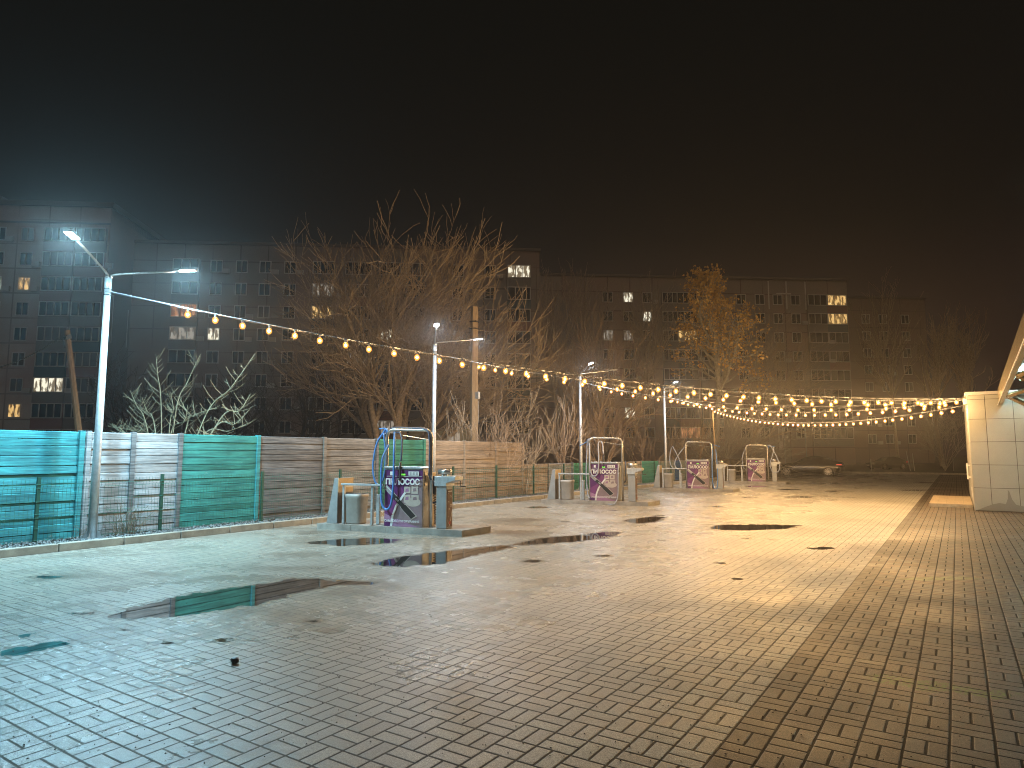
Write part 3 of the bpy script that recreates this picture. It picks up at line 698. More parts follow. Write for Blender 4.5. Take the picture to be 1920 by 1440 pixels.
def tbin():
    r = empty('trash_bin', '', 'trash bin', group='grey bins on the islands')
    mb = MB(); n = 20; ring = []
    def rr(t, w): 
        a = 2*pi*t/n; c_, s_ = cos(a), sin(a); e_ = .45
        return (w*math.copysign(abs(c_)**e_, c_), w*.85*math.copysign(abs(s_)**e_, s_))
    prof = [(.175, 0), (.18, .02), (.205, .52), (.215, .53), (.215, .60), (.20, .60), (.195, .54)]
    b = 0
    for w, z in prof: mb.v += [(*rr(t, w), z) for t in range(n)]
    for j in range(len(prof)-1):
        for i in range(n): mb.f.append((j*n+i, j*n+(i+1) % n, (j+1)*n+(i+1) % n, (j+1)*n+i)); mb.mi.append(0)
    mb.f.append(tuple(range(n-1, -1, -1))); mb.f.append(tuple((len(prof)-1)*n+i for i in range(n))); mb.mi += [0, 0]
    mb.build('bin_body', M['bin'], r, True)
    MB().tube([(-.19, -.12, .61), (.19, -.12, .61)], .008, 6).tube([(-.19, -.12, .61), (-.19, .14, .61)], .008, 6).tube([(.19, -.12, .61), (.19, .14, .61)], .008, 6).build('rim', M['dark'], r)
    return r
def railm():
    r = empty('mat_rail', '', 'rail', group='flat steel rails on the islands')
    MB().box(0, 1.02, 0, .05, .78, .82).build('top_bar', M['galv'], r, bevel=.004)
    for x in (.0, .70):
        MB().box(x, x+.05, .051, .10, 0, .779).build('leg', M['galv'], r, bevel=.004)
        MB().box(x+.0, x+.08, .25, .30, 0, .6).build('leg', M['galv'], r, bevel=.004) if x == .7 else None
    MB().box(.0, .05, .1, .42, .74, .778).build('bracket', M['galv'], r)
    return r
def disp():
    r = empty('fluid_dispenser', '', 'dispenser', group='dispenser posts on the islands')
    MB().box(0, .22, 0, .25, 0, .80).build('post_body', M['cabinet'], r, bevel=.006)
    mb = MB().mat(M['brown']).box(.222, .228, .03, .22, .03, .74)
    mb.mat(M['pwhite'])
    def disc(yc, zc, rr, m, x): 
        mb.mat(M[m]); mb.quad([(x, yc+rr*cos(2*pi*i/14), zc+rr*sin(2*pi*i/14)) for i in range(14)])
    for yc, zc, rr in ((.16, .60, .022), (.07, .66, .013), (.08, .50, .018), (.17, .43, .030), (.10, .36, .018), (.18, .22, .014), (.06, .22, .010), (.07, .10, .010)):
        disc(yc, zc, rr, 'pwhite', .2295); disc(yc-.004, zc-.003, rr*.72, 'brown', .2305)
    mb.mat(M['pwhite']).box(.2285, .2300, .045, .20, .695, .71)
    for i in range(5): mb.quad([(.2305, .08+i*.025, .03+i*.035+i*i*.006), (.2305, .10+i*.025, .03+i*.035+i*i*.006), (.2305, .125+i*.025, .03+(i+1)*.035+(i+1)**2*.006), (.2305, .112+i*.025, .03+(i+1)*.035+(i+1)**2*.006)])
    mb.mat(M['red']).box(.2295, .2310, .11, .15, .08, .13)
    mb.build('bubble_panel', None, r)
    MB().prism([(-.03, .80), (.23, .80), (.23, .86), (.42, .92), (.42, .985), (-.03, .985)], 'y', -.03, .30).build('head_tray', M['galv'], r, bevel=.005)
    MB().box(.16, .40, .06, .24, .986, 1.0).build('tray_lid', M['warmlit'], r)
    MB().box(.06, .12, .08, .12, .986, 1.02).box(.14, .18, .08, .12, .986, 1.02).tube([(.0, .10, 1.075), (.26, .10, 1.075)], .055, 14).build('roller', M['steel'], r, True)
    MB().tube([(.38, .26, .90), (.38, .26, .80), (.50, .26, .79)], .010, 6).build('crank', M['dark'], r)
    return r
def place(o, k, lx, ly, z=.12, dr=0., label=None):
    X0, Y0 = ISL[k]; o.location = (X0+lx*cos(PH)-ly*sin(PH), Y0+lx*sin(PH)+ly*cos(PH), z); o.rotation_euler = (0, 0, PH+dr)
    if label: o['label'] = label
protos = [wedge(), tbin(), railm(), disp()]
WHERE = ['on the nearest island, by the tall fence', 'on the second island', 'on the third island, near the birch', 'on the farthest island, near the dark car']
for k in range(4):
    s_ = bpy.data.objects.new('concrete_island', slab_me); C.objects.link(s_); s_.location = (*ISL[k], -.004); s_.scale = (1, 1, 1)
    tag(s_, ['low concrete island with the two-hose vacuum, nearest to the camera', 'low concrete island second from the camera', 'low concrete island in front of the birch, third from the camera', 'low concrete island farthest away, near the dark car'][k], 'island', 'concrete islands')
    w_, b_, r_, d_ = protos if k == 0 else [copy_tree(p) for p in protos]
    place(w_, k, -2.93, .06, label='grey wedge-shaped mat stand '+WHERE[k]); place(b_, k, -2.60, .26, label='grey tapered bin under the rail '+WHERE[k])
    place(r_, k, -2.82, .02, label='flat steel rail on legs '+WHERE[k]); place(d_, k, -.62, .10, label='steel dispenser post with brown bubble panel '+WHERE[k])
def swing(r, x, y, z, ex, ey, ez):   # boom arm above a corner of the frame
    MB().tube(spline([(x, y, z-.12), (x, y, z), (ex, ey, ez)], 4), .016, 8).build('hose_boom', M['hoseblue'], r, True)
for k in range(4):
    r = make_machine(k)
    place(r, k, -1.80, .10, label=['purple self-service vacuum on the nearest island with blue hose loops on its frame',
        'purple self-service vacuum on the second island, a hose trailing to the ground',
        'purple self-service vacuum on the third island, one hose looped left of it',
        'purple self-service vacuum on the farthest island, a pale hose looped on its right'][k])
    if k == 0:
        hose(r, [(-.02, .14, 1.84), (-.10, .15, 1.92), (-.18, .16, 1.84), (-.33, .16, 1.62), (-.41, .16, 1.2), (-.36, .16, .88), (-.24, .16, .78), (-.13, .16, 1.0), (-.11, .16, 1.45), (-.16, .15, 1.84)], 'hoseblue')
        hose(r, [(.0, .10, 1.60), (-.05, -.04, 1.3), (-.04, -.08, .8), (-.0, -.10, .45), (.11, -.10, .33), (.22, -.10, .45), (.26, -.09, .9), (.24, -.06, 1.5), (.14, .1, 1.86)], 'hoseblue', .024)
        hose(r, [(.18, .12, 1.84), (.28, .08, 1.84), (.36, .03, 1.70), (.38, .0, 1.5), (.38, -.02, 1.28)], 'hosedark', .02)
        nozzle(r, (.38, -.05, 1.26), (0, -.02, -1))
        hose(r, [(-.02, .13, 1.86), (.10, .12, 1.945), (.5, .12, 1.93), (.86, .11, 1.90), (.96, .09, 1.72), (.97, .09, 1.2), (.98, .10, .95), (1.08, .30, .72), (1.06, .26, .50), (.92, .24, .46)], 'hosedark', .022)
        coil = [(.93+.02*i/60+.028*cos(i*1.05), .36+.03*sin(i*1.05), .62-.60*i/110) for i in range(110)]
        MB().tube(coil, .007, 5).build('air_coil', M['dark'], r)
        MB().tube([(.93, .34, .62), (.93, .34, .98)], .05, 10).build('gun_holder', M['dark'], r)
        swing(r, -.10, .15, 1.93, -.26, .15, 1.93)
    elif k == 1:
        hose(r, [(.1, .25, 1.83), (.02, .2, 1.88), (-.15, .30, 1.83), (-.20, .35, 1.4), (-.18, .2, .8), (-.10, .05, .22), (-.02, -.05, .06)], 'hosegrey')
        hose(r, [(-.20, .40, 1.78), (-.16, .30, 1.86), (-.06, .15, 1.80), (.0, .0, 1.4), (.02, -.06, .95), (.12, -.08, .74), (.26, -.08, .82), (.30, -.06, 1.2), (.27, .02, 1.7), (.30, .15, 1.80), (.38, .1, 1.72), (.43, .02, 1.4)], 'hosegrey')
        nozzle(r, (.43, .01, 1.38), (.02, -.02, -1))
        hose(r, [(.90, .02, 1.12), (.90, -.06, .9), (.90, -.07, .5), (.88, -.09, .12), (.80, -.22, -.07), (.62, -.24, -.09)], 'hosegrey', .018)
        hose(r, [(1.02, .40, 1.2), (1.03, .34, .85), (1.05, .28, .62), (.96, .24, .52)], 'hosedark', .02)
        swing(r, -.16, .32, 1.80, -.42, .30, 1.66)
        coil = [(1.16+.05*i/60+.028*cos(i*1.05), .2+.03*sin(i*1.05), .62-.60*i/110) for i in range(110)]
        MB().tube(coil, .006, 5).build('air_coil', M['dark'], r)
    elif k == 2:
        hose(r, [(.0, .3, 1.74), (-.10, .2, 1.70), (-.40, .1, 1.3), (-.50, .0, 1.0), (-.40, -.02, .78), (-.22, -.02, .82), (-.28, .0, 1.1), (-.50, .1, 1.55), (-.62, .2, 1.7), (-.72, .2, 1.4), (-.70, .1, 1.0), (-.55, .02, .78)], 'hosegrey', .02)
        hose(r, [(1.0, .3, 1.7), (1.02, .1, 1.5), (1.0, .0, .9), (1.02, -.04, .2), (1.12, -.06, -.02), (1.2, -.04, .2), (1.2, .0, 1.0), (1.15, .1, 1.6)], 'hoseblue', .02)
        swing(r, 1.02, .30, 1.78, 1.3, .3, 1.7)
    else:
        hose(r, [(1.0, .3, 1.85), (1.15, .2, 1.80), (1.4, .1, 1.3), (1.55, .0, .8), (1.45, -.02, .5), (1.2, -.02, .5), (1.10, .0, .9), (1.25, .1, 1.4), (1.3, .15, 1.75)], 'hosegrey', .022)
        hose(r, [(-.02, .3, 1.75), (-.12, .2, 1.6), (-.25, .1, 1.2), (-.2, .02, .7), (-.05, .0, .6)], 'hosegrey', .018)
        swing(r, 1.05, .3, 1.80, 1.35, .2, 1.78)

# ------------------------------------------------------------------ tiled wash building with canopy on the right
wb = empty('wash_building', 'beige tiled wash building corner with white roof edge and lit canopy', 'building', (.31, 22.2, 0))
def wchild(o): return fchild(o, wb)
x0, x1, y0, y1, zt = .31, 6.0, 22.22, 31.0, 3.14
wchild(MB().box(x0+.02, x1, y0+.02, y1, 0, zt).build('core_wall', M['joint']))
mb = MB(); xe = [x0, .70]; 
while xe[-1] < x1: xe.append(xe[-1]+.61)
ze = [0, .62, 1.24, 1.86, 2.48, 3.02, zt]
for a, b_ in zip(xe[:-1], xe[1:]):
    for c_, d_ in zip(ze[:-1], ze[1:]): mb.box(a+.006, b_-.006, y0-.004, y0+.018, c_+.006+(.015 if c_ == 0 else 0), d_-.006)
wchild(mb.build('front_panels', M['panelwall'], bevel=.002))
mb = MB(); y = y0+.02
while y < y1:
    for c_, d_ in zip(ze[:-1], ze[1:]): mb.box(x0-.004, x0+.018, y+.006, y+.60, c_+.006, d_-.006)
    y += .61
wchild(mb.build('side_panels', M['panelwall']))
st_ = MB(); yS = y0-.0052
st_.quad([(x, yS, z) for x, z in ((.36, .02), (1.95, .02), (1.95, .10), (1.6, .13), (1.33, .17), (1.22, .20), (1.14, .33), (1.09, .55), (1.06, .58), (1.05, .36), (1.0, .21), (.86, .23), (.74, .20), (.6, .14))])
wchild(st_.build('water_stain', mat('damp_panel', (.27, .25, .21), .45)))
wchild(MB().box(x0-.05, x1, y0-.05, y1, zt+.003, zt+.09).build('roof_cap', M['cap'], bevel=.006))
wchild(MB().box(x0-.10, x0-.06, 25.2, 25.25, .75, 1.25).box(x0-.06, x0, 25.2, 25.25, .80, .84).box(x0-.06, x0, 25.2, 25.25, 1.16, 1.20).build('door_handle', M['white']))
wchild(MB().box(x0-.02, x0-.006, 24.0, 24.12, .28, .40).box(x0-.02, x0-.006, 24.0, 24.12, .44, .56).build('side_marker', M['white']))
wchild(MB().box(x0-.10, x0-.004, 22.24, 22.5, 2.9, 3.08).build('cable_bracket', M['cap']))
# canopy: sloped fascia running towards the camera, deck, braces, tubes
def fz(y): return 3.27+(22.4-y)*.054
fy0, fy1 = 22.6, 6.0
mb = MB()
mb.v += [(1.0, fy0, fz(fy0)), (1.0, fy1, fz(fy1)), (1.0, fy1, fz(fy1)-.42), (1.0, fy0, fz(fy0)-.42), (1.10, fy0, fz(fy0)), (1.10, fy1, fz(fy1)), (1.10, fy1, fz(fy1)-.42), (1.10, fy0, fz(fy0)-.42)]
mb.f += [(0, 1, 2, 3), (7, 6, 5, 4), (4, 5, 1, 0), (3, 2, 6, 7), (0, 3, 7, 4), (1, 5, 6, 2)]; mb.mi += [0]*6
wchild(mb.build('canopy_fascia', M['fascia'], bevel=.01))
wchild(MB().tube([(.985, fy0, fz(fy0)-.43), (.985, fy1, fz(fy1)-.43)], .012, 6).build('edge_trim', M['white']))
mb = MB(); xx = 1.1
def dz(x): return .02+(x-1.1)*.95 if x < 4 else .02+2.9*.95-(x-4)*.95
while xx < 7:
    for q, (a, b_) in enumerate(((0, .07), (.07, .14))):
        h0 = -.03*(q == 0); h1 = -.03*(q == 1)
        mb.quad([(xx+a, fy0, fz(fy0)+dz(xx+a)+h0), (xx+b_, fy0, fz(fy0)+dz(xx+b_)+h1), (xx+b_, fy1, fz(fy1)+dz(xx+b_)+h1), (xx+a, fy1, fz(fy1)+dz(xx+a)+h0)])
    xx += .14
wchild(mb.build('canopy_deck', M['deck']))
for y in (20.6, 17.2, 13.8, 10.4):
    z = fz(y)-.42; d = MB()
    for a, b_ in (((1.12, y, z+.02), (2.5, y, z-.85)), ((1.12, y, z+.02), (1.9, y-1.2, z+.25))):
        d.tube([a, b_], .055, 4)
    wchild(d.build('brace', M['fascia']))
    wchild(MB().box(1.12, 7.5, y-.06, y+.06, z-.02, z+.10).build('cross_beam', M['beam']))
for x, y in ((1.52, 21.6), (1.75, 17.6), (1.75, 13.6), (1.75, 9.6), (4.2, 18.6), (4.2, 14.6), (4.2, 10.6)):
    wchild(MB().tube([(x, y-.75, fz(y-.75)+.26), (x, y+.75, fz(y+.75)+.26)], .03, 8).build('tube_lamp', M['tube']))
for y in (7.0, 21.5): wchild(MB().box(7.3, 7.5, y-.1, y+.1, 0, fz(y)-.3).build('canopy_column', M['beam']))
# low platform at the side of the building
mb = MB().box(-.78, .29, 23.2, 24.4, -.004, .10)
pl = MB()
st = empty('entrance_step', 'low tiled step beside the wash building', 'step', (-.2, 23.2, 0))
fchild(MB().box(-.78, .285, 23.2, 27.6, -.004, .095).build('step_base', M['conc'], bevel=.006), st)
mb = MB(); x = -.78
for i in range(5):
    for j in range(22): mb.box(-.775+i*.212, -.775+i*.212+.205, 23.21+j*.2, 23.21+j*.2+.193, .0955, .103)
fchild(mb.build('step_tiles', mat('step_tile', (.42, .33, .22), .5, 0, .15, 4)), st)

# ------------------------------------------------------------------ apartment blocks
rb = random.Random(21)
def win_mesh(w, h, panes, frm=.10):
    gl = MB().box(-w/2, w/2, -.02, .0, -h/2, h/2)
    fr = MB()
    fr.box(-w/2-frm/2, w/2+frm/2, -.07, -.021, h/2-.0, h/2+frm).box(-w/2-frm/2, w/2+frm/2, -.07, -.021, -h/2-frm, -h/2)
    for i in range(panes+1):
        x = -w/2+w*i/panes; fr.box(x-frm/2, x+frm/2, -.07, -.021, -h/2, h/2)
    return gl, fr
WM = {}
def window(par, s, z, w, h, panes, gm, back):
    key = (round(w, 2), round(h, 2), panes)
    if key not in WM:
        gl, fr = win_mesh(w, h, panes); WM[key] = (gl, fr.mesh('frame', M['pvc']), {})
    gl, fm, byg = WM[key]
    if gm not in byg: byg[gm] = gl.mesh('window', M[gm])
    o = bpy.data.objects.new('window', byg[gm]); C.objects.link(o); o.parent = par; o.location = (s, back, z)
    if gm.startswith('lit'): o['label'] = 'lit window'
    f = bpy.data.objects.new('frame', fm); C.objects.link(f); f.parent = o
    return o
def proj(p):
    x, y, z = p; r = x*cos(YAW)+y*sin(YAW); F = -x*sin(YAW)+y*cos(YAW); U = z-CAMH
    zc = F*cos(TH)+U*sin(TH); uc = -F*sin(TH)+U*cos(TH); return 960+FPX*r/zc, 720-FPX*uc/zc
LIT = [(5, 532, 'litgreen'), (48, 530, 'litwarm'), (110, 725, 'litwhite'), (34, 780, 'litwarm'), (590, 545, 'litdim'), (593, 588, 'litwarm'), (345, 588, 'litorange'), (367, 630, 'litdim'),
       (413, 630, 'litwhite'), (725, 632, 'litwhite'), (770, 632, 'litdim'), (850, 634, 'litdim'), (972, 513, 'litwhite'), (1168, 560, 'litwhite'), (1203, 598, 'litwhite'),
       (1168, 632, 'litdim'), (1136, 632, 'litdim'), (1272, 632, 'litwarm'), (1565, 563, 'litwarm'), (1560, 598, 'litwarm'), (640, 797, 'litwhite'), (675, 678, 'litdim'), (850, 800, 'litdim'),
       (1065, 778, 'litdim'), (1104, 779, 'litgreen'), (1173, 779, 'litwhite'), (720, 797, 'litdim'), (1270, 812, 'litorange')]
lit_left = list(LIT)
AXR = YAW+radians(-0.0)
def block(name, label, cpx, D, width, depth, z_top_row, fh, rows, cols, roof, parapet, m, ang=4.0, base_rows_skip=0, extra=None):
    """facade origin at its right-hand corner; local -x runs left along the facade, +y goes back"""
    cxy = fpos(cpx, D); r = empty(name, label, 'apartment block', (*cxy, 0), YAW+radians(ang))
    MB().box(-width, 0, 0, depth, 0, roof).build('wall', m, r)
    MB().box(-width-.2, .2, -.2, depth+.2, roof+.002, roof+.35).build('roof_edge', M['roofd'], r)
    n = 0
    for k in range(rows):
        z = z_top_row-k*fh
        for s, kind, w in cols:
            wp = r.matrix_basis @ Vector((s, 0, z)) if False else (Matrix.Translation((*cxy, 0)) @ Matrix.Rotation(YAW+radians(ang), 4, 'Z') @ Vector((s, 0, z)))
            px, py = proj(wp); gm = 'glass' if rb.random() < .8 else 'curtain'
            for L_ in list(lit_left):
                if abs(px-L_[0]) < 24 and abs(py-L_[1]) < 16: gm = L_[2]; lit_left.remove(L_); break
            if kind == 'w': window(r, s, z, w, 1.35, 2, gm, -.01)
            else:
                window(r, s, z, w, 1.45, 4 if w > 3 else 3, gm, -.28)
                q = rb.random(); lm = 'loggiad' if q < .18 else 'loggiar' if q < .36 else 'loggiag'
                MB().box(s-w/2-.1, s+w/2+.1, -.27, -.003, z-1.95, z+.78).build('balcony', M[lm], r)
            if rb.random() < .28:
                MB().box(s+w/2+.15, s+w/2+.95, -.33, -.06, z-.9, z-.35).tube([(s+w/2+.42, -.331, z-.62), (s+w/2+.42, -.345, z-.62)], .2, 10).build('air_conditioner', M['ac'], r)
    if parapet:
        for s in parapet: MB().box(s-.09, s+.09, -.04, -.003, z_top_row-1.4, roof-.2).build('white_joint', M['pvc'], r)
        MB().box(parapet[0]-2.2, parapet[-1]+1.2, -.042, -.004, z_top_row+.85, z_top_row+1.03).build('white_joint', M['pvc'], r)
    if extra: extra(r)
    return r
L3 = 3.1
def extraA(r):
    MB().box(-40, 0, .4, 16, 29.3-.9, 30.0).build('attic', M['roofd'], r)
    MB().box(-40, .0, -.06, -.003, 27.2, 27.4).build('cornice', M['roofd'], r)
    for k in range(3): MB().box(.003, .05, 1.5+k*3.4, 1.6+k*3.4, 14, 19.5-k*1.).build('side_pipe', M['pvc'], r)
    MB().box(-16, -14, 3, 5, 30, 31.4).build('roof_hut', M['roofd'], r)
block('apartment_block', 'nearest nine-storey panel block at the far left with beige and reddish walls', 180, 73, 24, 16, 25.9, 2.82, 9,
      [(-1.9, 'b', L3), (-5.3, 'b', L3), (-8.8, 'w', 1.3), (-11.8, 'w', 1.3), (-15.0, 'w', 1.3), (-18.6, 'b', L3)], 29.2, None, M['fac1'], extra=extraA)
def extraB(r):
    MB().box(-34, -28, 3, 8, 26.6, 28.0).build('roof_hut', M['roofd'], r); MB().tube([(-31, 4, 28), (-31, 4, 30.5)], .06, 5).build('aerial', M['roofd'], r)
block('apartment_block', 'long dark grey panel block behind the big bare tree', 1013, 82, 50, 14, 24.2, 2.79, 8,
      [(-2.6, 'b', 2.8), (-6.2, 'w', 1.3), (-10.2, 'w', 1.3), (-15.8, 'b', L3), (-18.6, 'b', 2.6), (-22.4, 'b', L3), (-26.6, 'b', 2.6), (-30.7, 'w', 1.35), (-33.7, 'w', 1.3), (-36.5, 'w', 1.3), (-39.5, 'w', 1.35), (-43.0, 'b', 3.0)],
      26.9, None, M['fac2'], extra=extraB)
block('apartment_block', 'red-brown panel block with white joints behind the leafy birch', 1604, 97, 46, 14, 24.0, 2.79, 8,
      [(-1.8, 'b', 2.9), (-4.8, 'b', 2.8), (-8.0, 'w', 1.35), (-10.7, 'w', 1.35), (-13.4, 'w', 1.35), (-16.2, 'w', 1.35), (-21.0, 'b', 2.9), (-24.4, 'b', 2.9), (-26.9, 'b', 2.2), (-30.2, 'w', 1.4), (-33.0, 'w', 1.4), (-36.0, 'w', 1.4)],
      27.0, (-6.4, -9.3, -12.0), M['fac3'])
block('apartment_block', 'farthest dim brown block at the right with few windows', 1752, 108, 14, 12, 23.4, 2.79, 8,
      [(-7.4, 'w', 1.3), (-10.3, 'w', 1.3), (-3.6, 'w', 1.3)], 26.8, None, M['fac4'])
hx, hy = fpos(880, 40)
hs = empty('small_house', 'small pale plastered house behind the green and bare fence panels', 'house', (hx, hy, 0), YAW+radians(5))
MB().box(-3.6, 0, 0, 5, 0, 3.0).build('wall', M['lightwall'], hs)
MB().prism([(-3.9, 3.0), (.3, 3.0), (.2, 3.15), (-1.2, 3.9), (-2.6, 3.9), (-3.8, 3.15)], 'y', -.25, 5.3).build('roof', M['roofd'], hs)
w_ = window(hs, -.9, 2.35, .75, .9, 2, 'litdim', -.01)

# ------------------------------------------------------------------ trees
def branch_tree(name, label, cat, pos, bark, seed, trunk_h, trunk_r, L0, levels, kids, spread, up, ratio=.68, lean=(0, 0), forks=1, minr=.010, leaf=None, fork_spread=.5, twig=.9, group=None, dirs=None, nseg=4, taper=0, lsz=1.):
    rn = random.Random(seed); tr = MB(); cr_ = MB(); tips = []
    def rv(s): return Vector((rn.gauss(0, s), rn.gauss(0, s), rn.gauss(0, s)))
    def grow(p, d, L, r0, lev):
        d = Vector(d).normalized(); pts = [Vector(p)]; rs = [r0]; ns = nseg if lev < levels else max(2, nseg-1); r1 = max(minr*.7, r0*(.45 if lev else .6))
        ds = []
        for i in range(ns):
            d = (d+rv(.10 if lev == 0 else .15)+Vector((0, 0, up*.12))).normalized(); pts.append(pts[-1]+d*L/ns); rs.append(r0+(r1-r0)*(i+1)/ns); ds.append(d.copy())
        (tr if lev == 0 else cr_).tube(pts, rs, 7 if lev == 0 else (5 if lev < 3 else 3), lev == 0)
        if lev >= levels: tips.append((pts[-1], d)); tips.append((pts[-2], d)); return
        nk = kids[min(lev, len(kids)-1)]
        for q in range(nk):
            t = (rn.uniform(.50 if lev == 0 else .25, 1.) if not (taper and lev == 0) else .36+.63*q/nk) if q else 1.; i = min(ns-1, int(t*ns)); pp = pts[i].lerp(pts[i+1], t*ns-i if t < 1 else 1)
            dd = ds[i]; side = dd.cross(rv(1)).normalized(); a = rn.uniform(.6, 1.25)*spread if q else spread*.35
            nd = dd*cos(a)+side*sin(a)+Vector((0, 0, up*.25))
            grow(pp, nd, L*ratio*rn.uniform(.75, 1.2)*((1.22-t)*taper if (taper and lev == 0) else 1), max(minr, rs[i]*rn.uniform(.5, .72)), lev+1)
    root = empty(name, label, cat, (pos[0], pos[1], 0), 0, group)
    if dirs:
        for dv, Ls, rr in dirs: grow(Vector((0, 0, 0)), dv, Ls, rr, 0)
    else:
        for f in range(forks):
            a = 2*pi*f/max(1, forks)+rn.random(); dv = Vector((lean[0]+cos(a)*fork_spread*(forks > 1), lean[1]+sin(a)*fork_spread*(forks > 1), 1))
            grow(Vector((0, 0, -.05)), dv, trunk_h, trunk_r, 0)
    tr.build('trunk', bark, root, True); cr_.build('branches', bark, root)
    if leaf:
        lb = MB()
        for p, d in tips:
            for _ in range(leaf):
                c = p+rv(.16); a = rv(1).normalized()*rn.uniform(.05, .085)*lsz; b_ = a.cross(rv(1)).normalized()*rn.uniform(.04, .06)*lsz
                lb.quad([c-a, c-b_*.9, c+a, c+b_])
        lb.build('leaves', M['leaf'], root)
    return root
rx = Vector((cos(YAW), sin(YAW), 0)); fx = Vector((-sin(YAW), cos(YAW), 0))     # the directions across and along the view, for fan-shaped crowns
p1 = fpos(738, 31)
branch_tree('bare_tree', 'largest bare tree, broad vase-shaped crown of long rising branches behind the fence', 'tree', p1, M['bark'], 7, 4, .3, 3, 5, (6, 4, 4, 3, 3), .56, .30, .70, minr=.015,
            dirs=[(rx*-.50+fx*.2+Vector((0, 0, 1)), 4.5, .23), (rx*.05+fx*-.2+Vector((0, 0, 1)), 4.7, .26), (rx*.72+fx*.1+Vector((0, 0, 1)), 4.0, .22), (rx*.30+fx*.5+Vector((0, 0, 1)), 4.1, .2), (rx*-.18+fx*-.3+Vector((0, 0, 1)), 4.7, .2), (rx*.95+fx*.1+Vector((0, 0, .9)), 4.0, .16)])
branch_tree('bare_tree', 'mid-sized bare tree with reddish twigs between the second and third lamps', 'tree', fpos(1128, 42), M['barkr'], 12, 4, .2, 3, 4, (6, 5, 4, 3), .60, .30, .66, minr=.012,
            dirs=[(rx*-.45+Vector((0, 0, 1)), 4.3, .17), (rx*.42+fx*.1+Vector((0, 0, 1)), 4.0, .16), (rx*.02+fx*.3+Vector((0, 0, 1)), 4.4, .16)])
branch_tree('leafy_birch', 'tall narrow birch still holding dry golden leaves beside the thin pole', 'tree', fpos(1338, 47), M['barkw'], 31, 14.8, .20, 3, 3, (46, 6, 4), .80, .35, .42, minr=.012, leaf=3, nseg=7, lean=(.02, 0), taper=.78, lsz=1.6)
branch_tree('bare_tree', 'bare tree with fanned twigs leaning right behind the birch', 'tree', fpos(1385, 53), M['bark'], 17, 4, .16, 3, 4, (6, 5, 4, 3), .50, .10, .70, minr=.013,
            dirs=[(rx*.75+Vector((0, 0, 1)), 5.0, .16), (rx*.35+Vector((0, 0, 1)), 5.5, .15), (rx*1.15+fx*.2+Vector((0, 0, .9)), 4.6, .13)])
branch_tree('pale_bush', 'spreading pale-barked bush lit white beside the birch trunk', 'bush', fpos(1352, 46.5), M['barkw'], 23, 1, .07, 2, 3, (7, 6, 5), .55, .02, .70, minr=.010,
            dirs=[(rx*a+fx*b_+Vector((0, 0, c_)), l, .055) for a, b_, c_, l in ((.9, .1, .8, 2.2), (1.2, -.1, .55, 2.4), (.5, .3, 1, 2.0), (.2, -.3, 1, 1.8), (-.7, .2, .9, 1.8), (-1.1, -.1, .6, 1.8), (1.3, .3, .35, 2.2), (-.3, 0, 1.1, 2))])
# sapling shrub just behind the whitewashed panels: long whips with herringbone twigs
SD = 15.2
def shrub():
    base = far(318, 838, SD); base.z = 0; root = empty('pale_shrub', 'leafless pale yellow shrub with long whips rising over the teal panel', 'shrub', (base.x, base.y, 0))
    rn = random.Random(3); mb = MB(); tr = MB()
    whips = [((300, 830), (302, 760), (296, 705), (292, 664)), ((312, 835), (330, 770), (352, 715), (376, 664)), ((330, 835), (385, 780), (432, 728), (479, 662)), ((340, 838), (410, 790), (448, 770), (470, 738)),
             ((325, 840), (380, 818), (430, 808), (474, 790)), ((296, 840), (275, 800), (256, 760), (244, 732)), ((290, 845), (262, 830), (240, 815), (222, 800)), ((310, 840), (318, 800), (325, 770), (320, 735)),
             ((330, 845), (372, 830), (410, 818), (440, 828)), ((305, 838), (290, 800), (275, 770), (266, 745)), ((322, 838), (350, 800), (362, 780), (400, 765)), ((312, 840), (320, 815), (345, 790), (352, 760)), ((300, 842), (270, 822), (250, 808), (205, 800)), ((336, 842), (400, 806), (440, 795), (468, 768))]
    for w in whips:
        dz = rn.uniform(-.5, .5); pts = []
        for i, (a, b_) in enumerate(w): pts.append(far(a, b_, SD+dz*i/3)-base)
        pts[0] = Vector((pts[0].x*.3, pts[0].y*.3, .05)); sp_ = spline([pts[0]]+pts[1:], 9); n = len(sp_)
        tr.tube(sp_, [.011*(1-i/n)+.0045 for i in range(n)], 5, False)
        for i in range(8, n-1):
            for sgn in (1, -1):
                if rn.random() < .6: continue
                t = (sp_[i+1]-sp_[i]).normalized(); sd_ = (rx*sgn*.55+fx*rn.uniform(-.5, .5)); Lt = rn.uniform(.18, .60)*(1-.5*i/n)*1.2
                d = (t*.5+sd_*1.25+Vector((0, 0, .2))).normalized(); q = sp_[i]+d*Lt*.5; q2 = q+(d+Vector((0, 0, .35))).normalized()*Lt*.5
                mb.tube([sp_[i], q, q2], [.0055, .005, .004], 3, False)
                if rn.random() < .3: mb.tube([q, q+(d*.6+rx*sgn*.5).normalized()*Lt*.4], [.0045, .003], 3, False)
    nb = len(tr.v); tr.v += mb.v; tr.f += [tuple(i+nb for i in f) for f in mb.f]; tr.mi += mb.mi
    tr.build('branches', M['barkp'], root)
shrub()
def bush(label, px, D, seed, h, n, bark, sp=.6, levels=3, name='bare_bush', kids=(5, 4, 3), r=.03, up=.3):
    rr = random.Random(seed); dirs = [(rx*rr.uniform(-sp, sp)+fx*rr.uniform(-sp, sp)+Vector((0, 0, 1)), h*rr.uniform(.45, .7), r) for _ in range(n)]
    return branch_tree(name, label, 'bush', fpos(px, D), bark, seed, 1, r, 1, levels, kids, .45, up, .62, minr=.007, dirs=dirs)
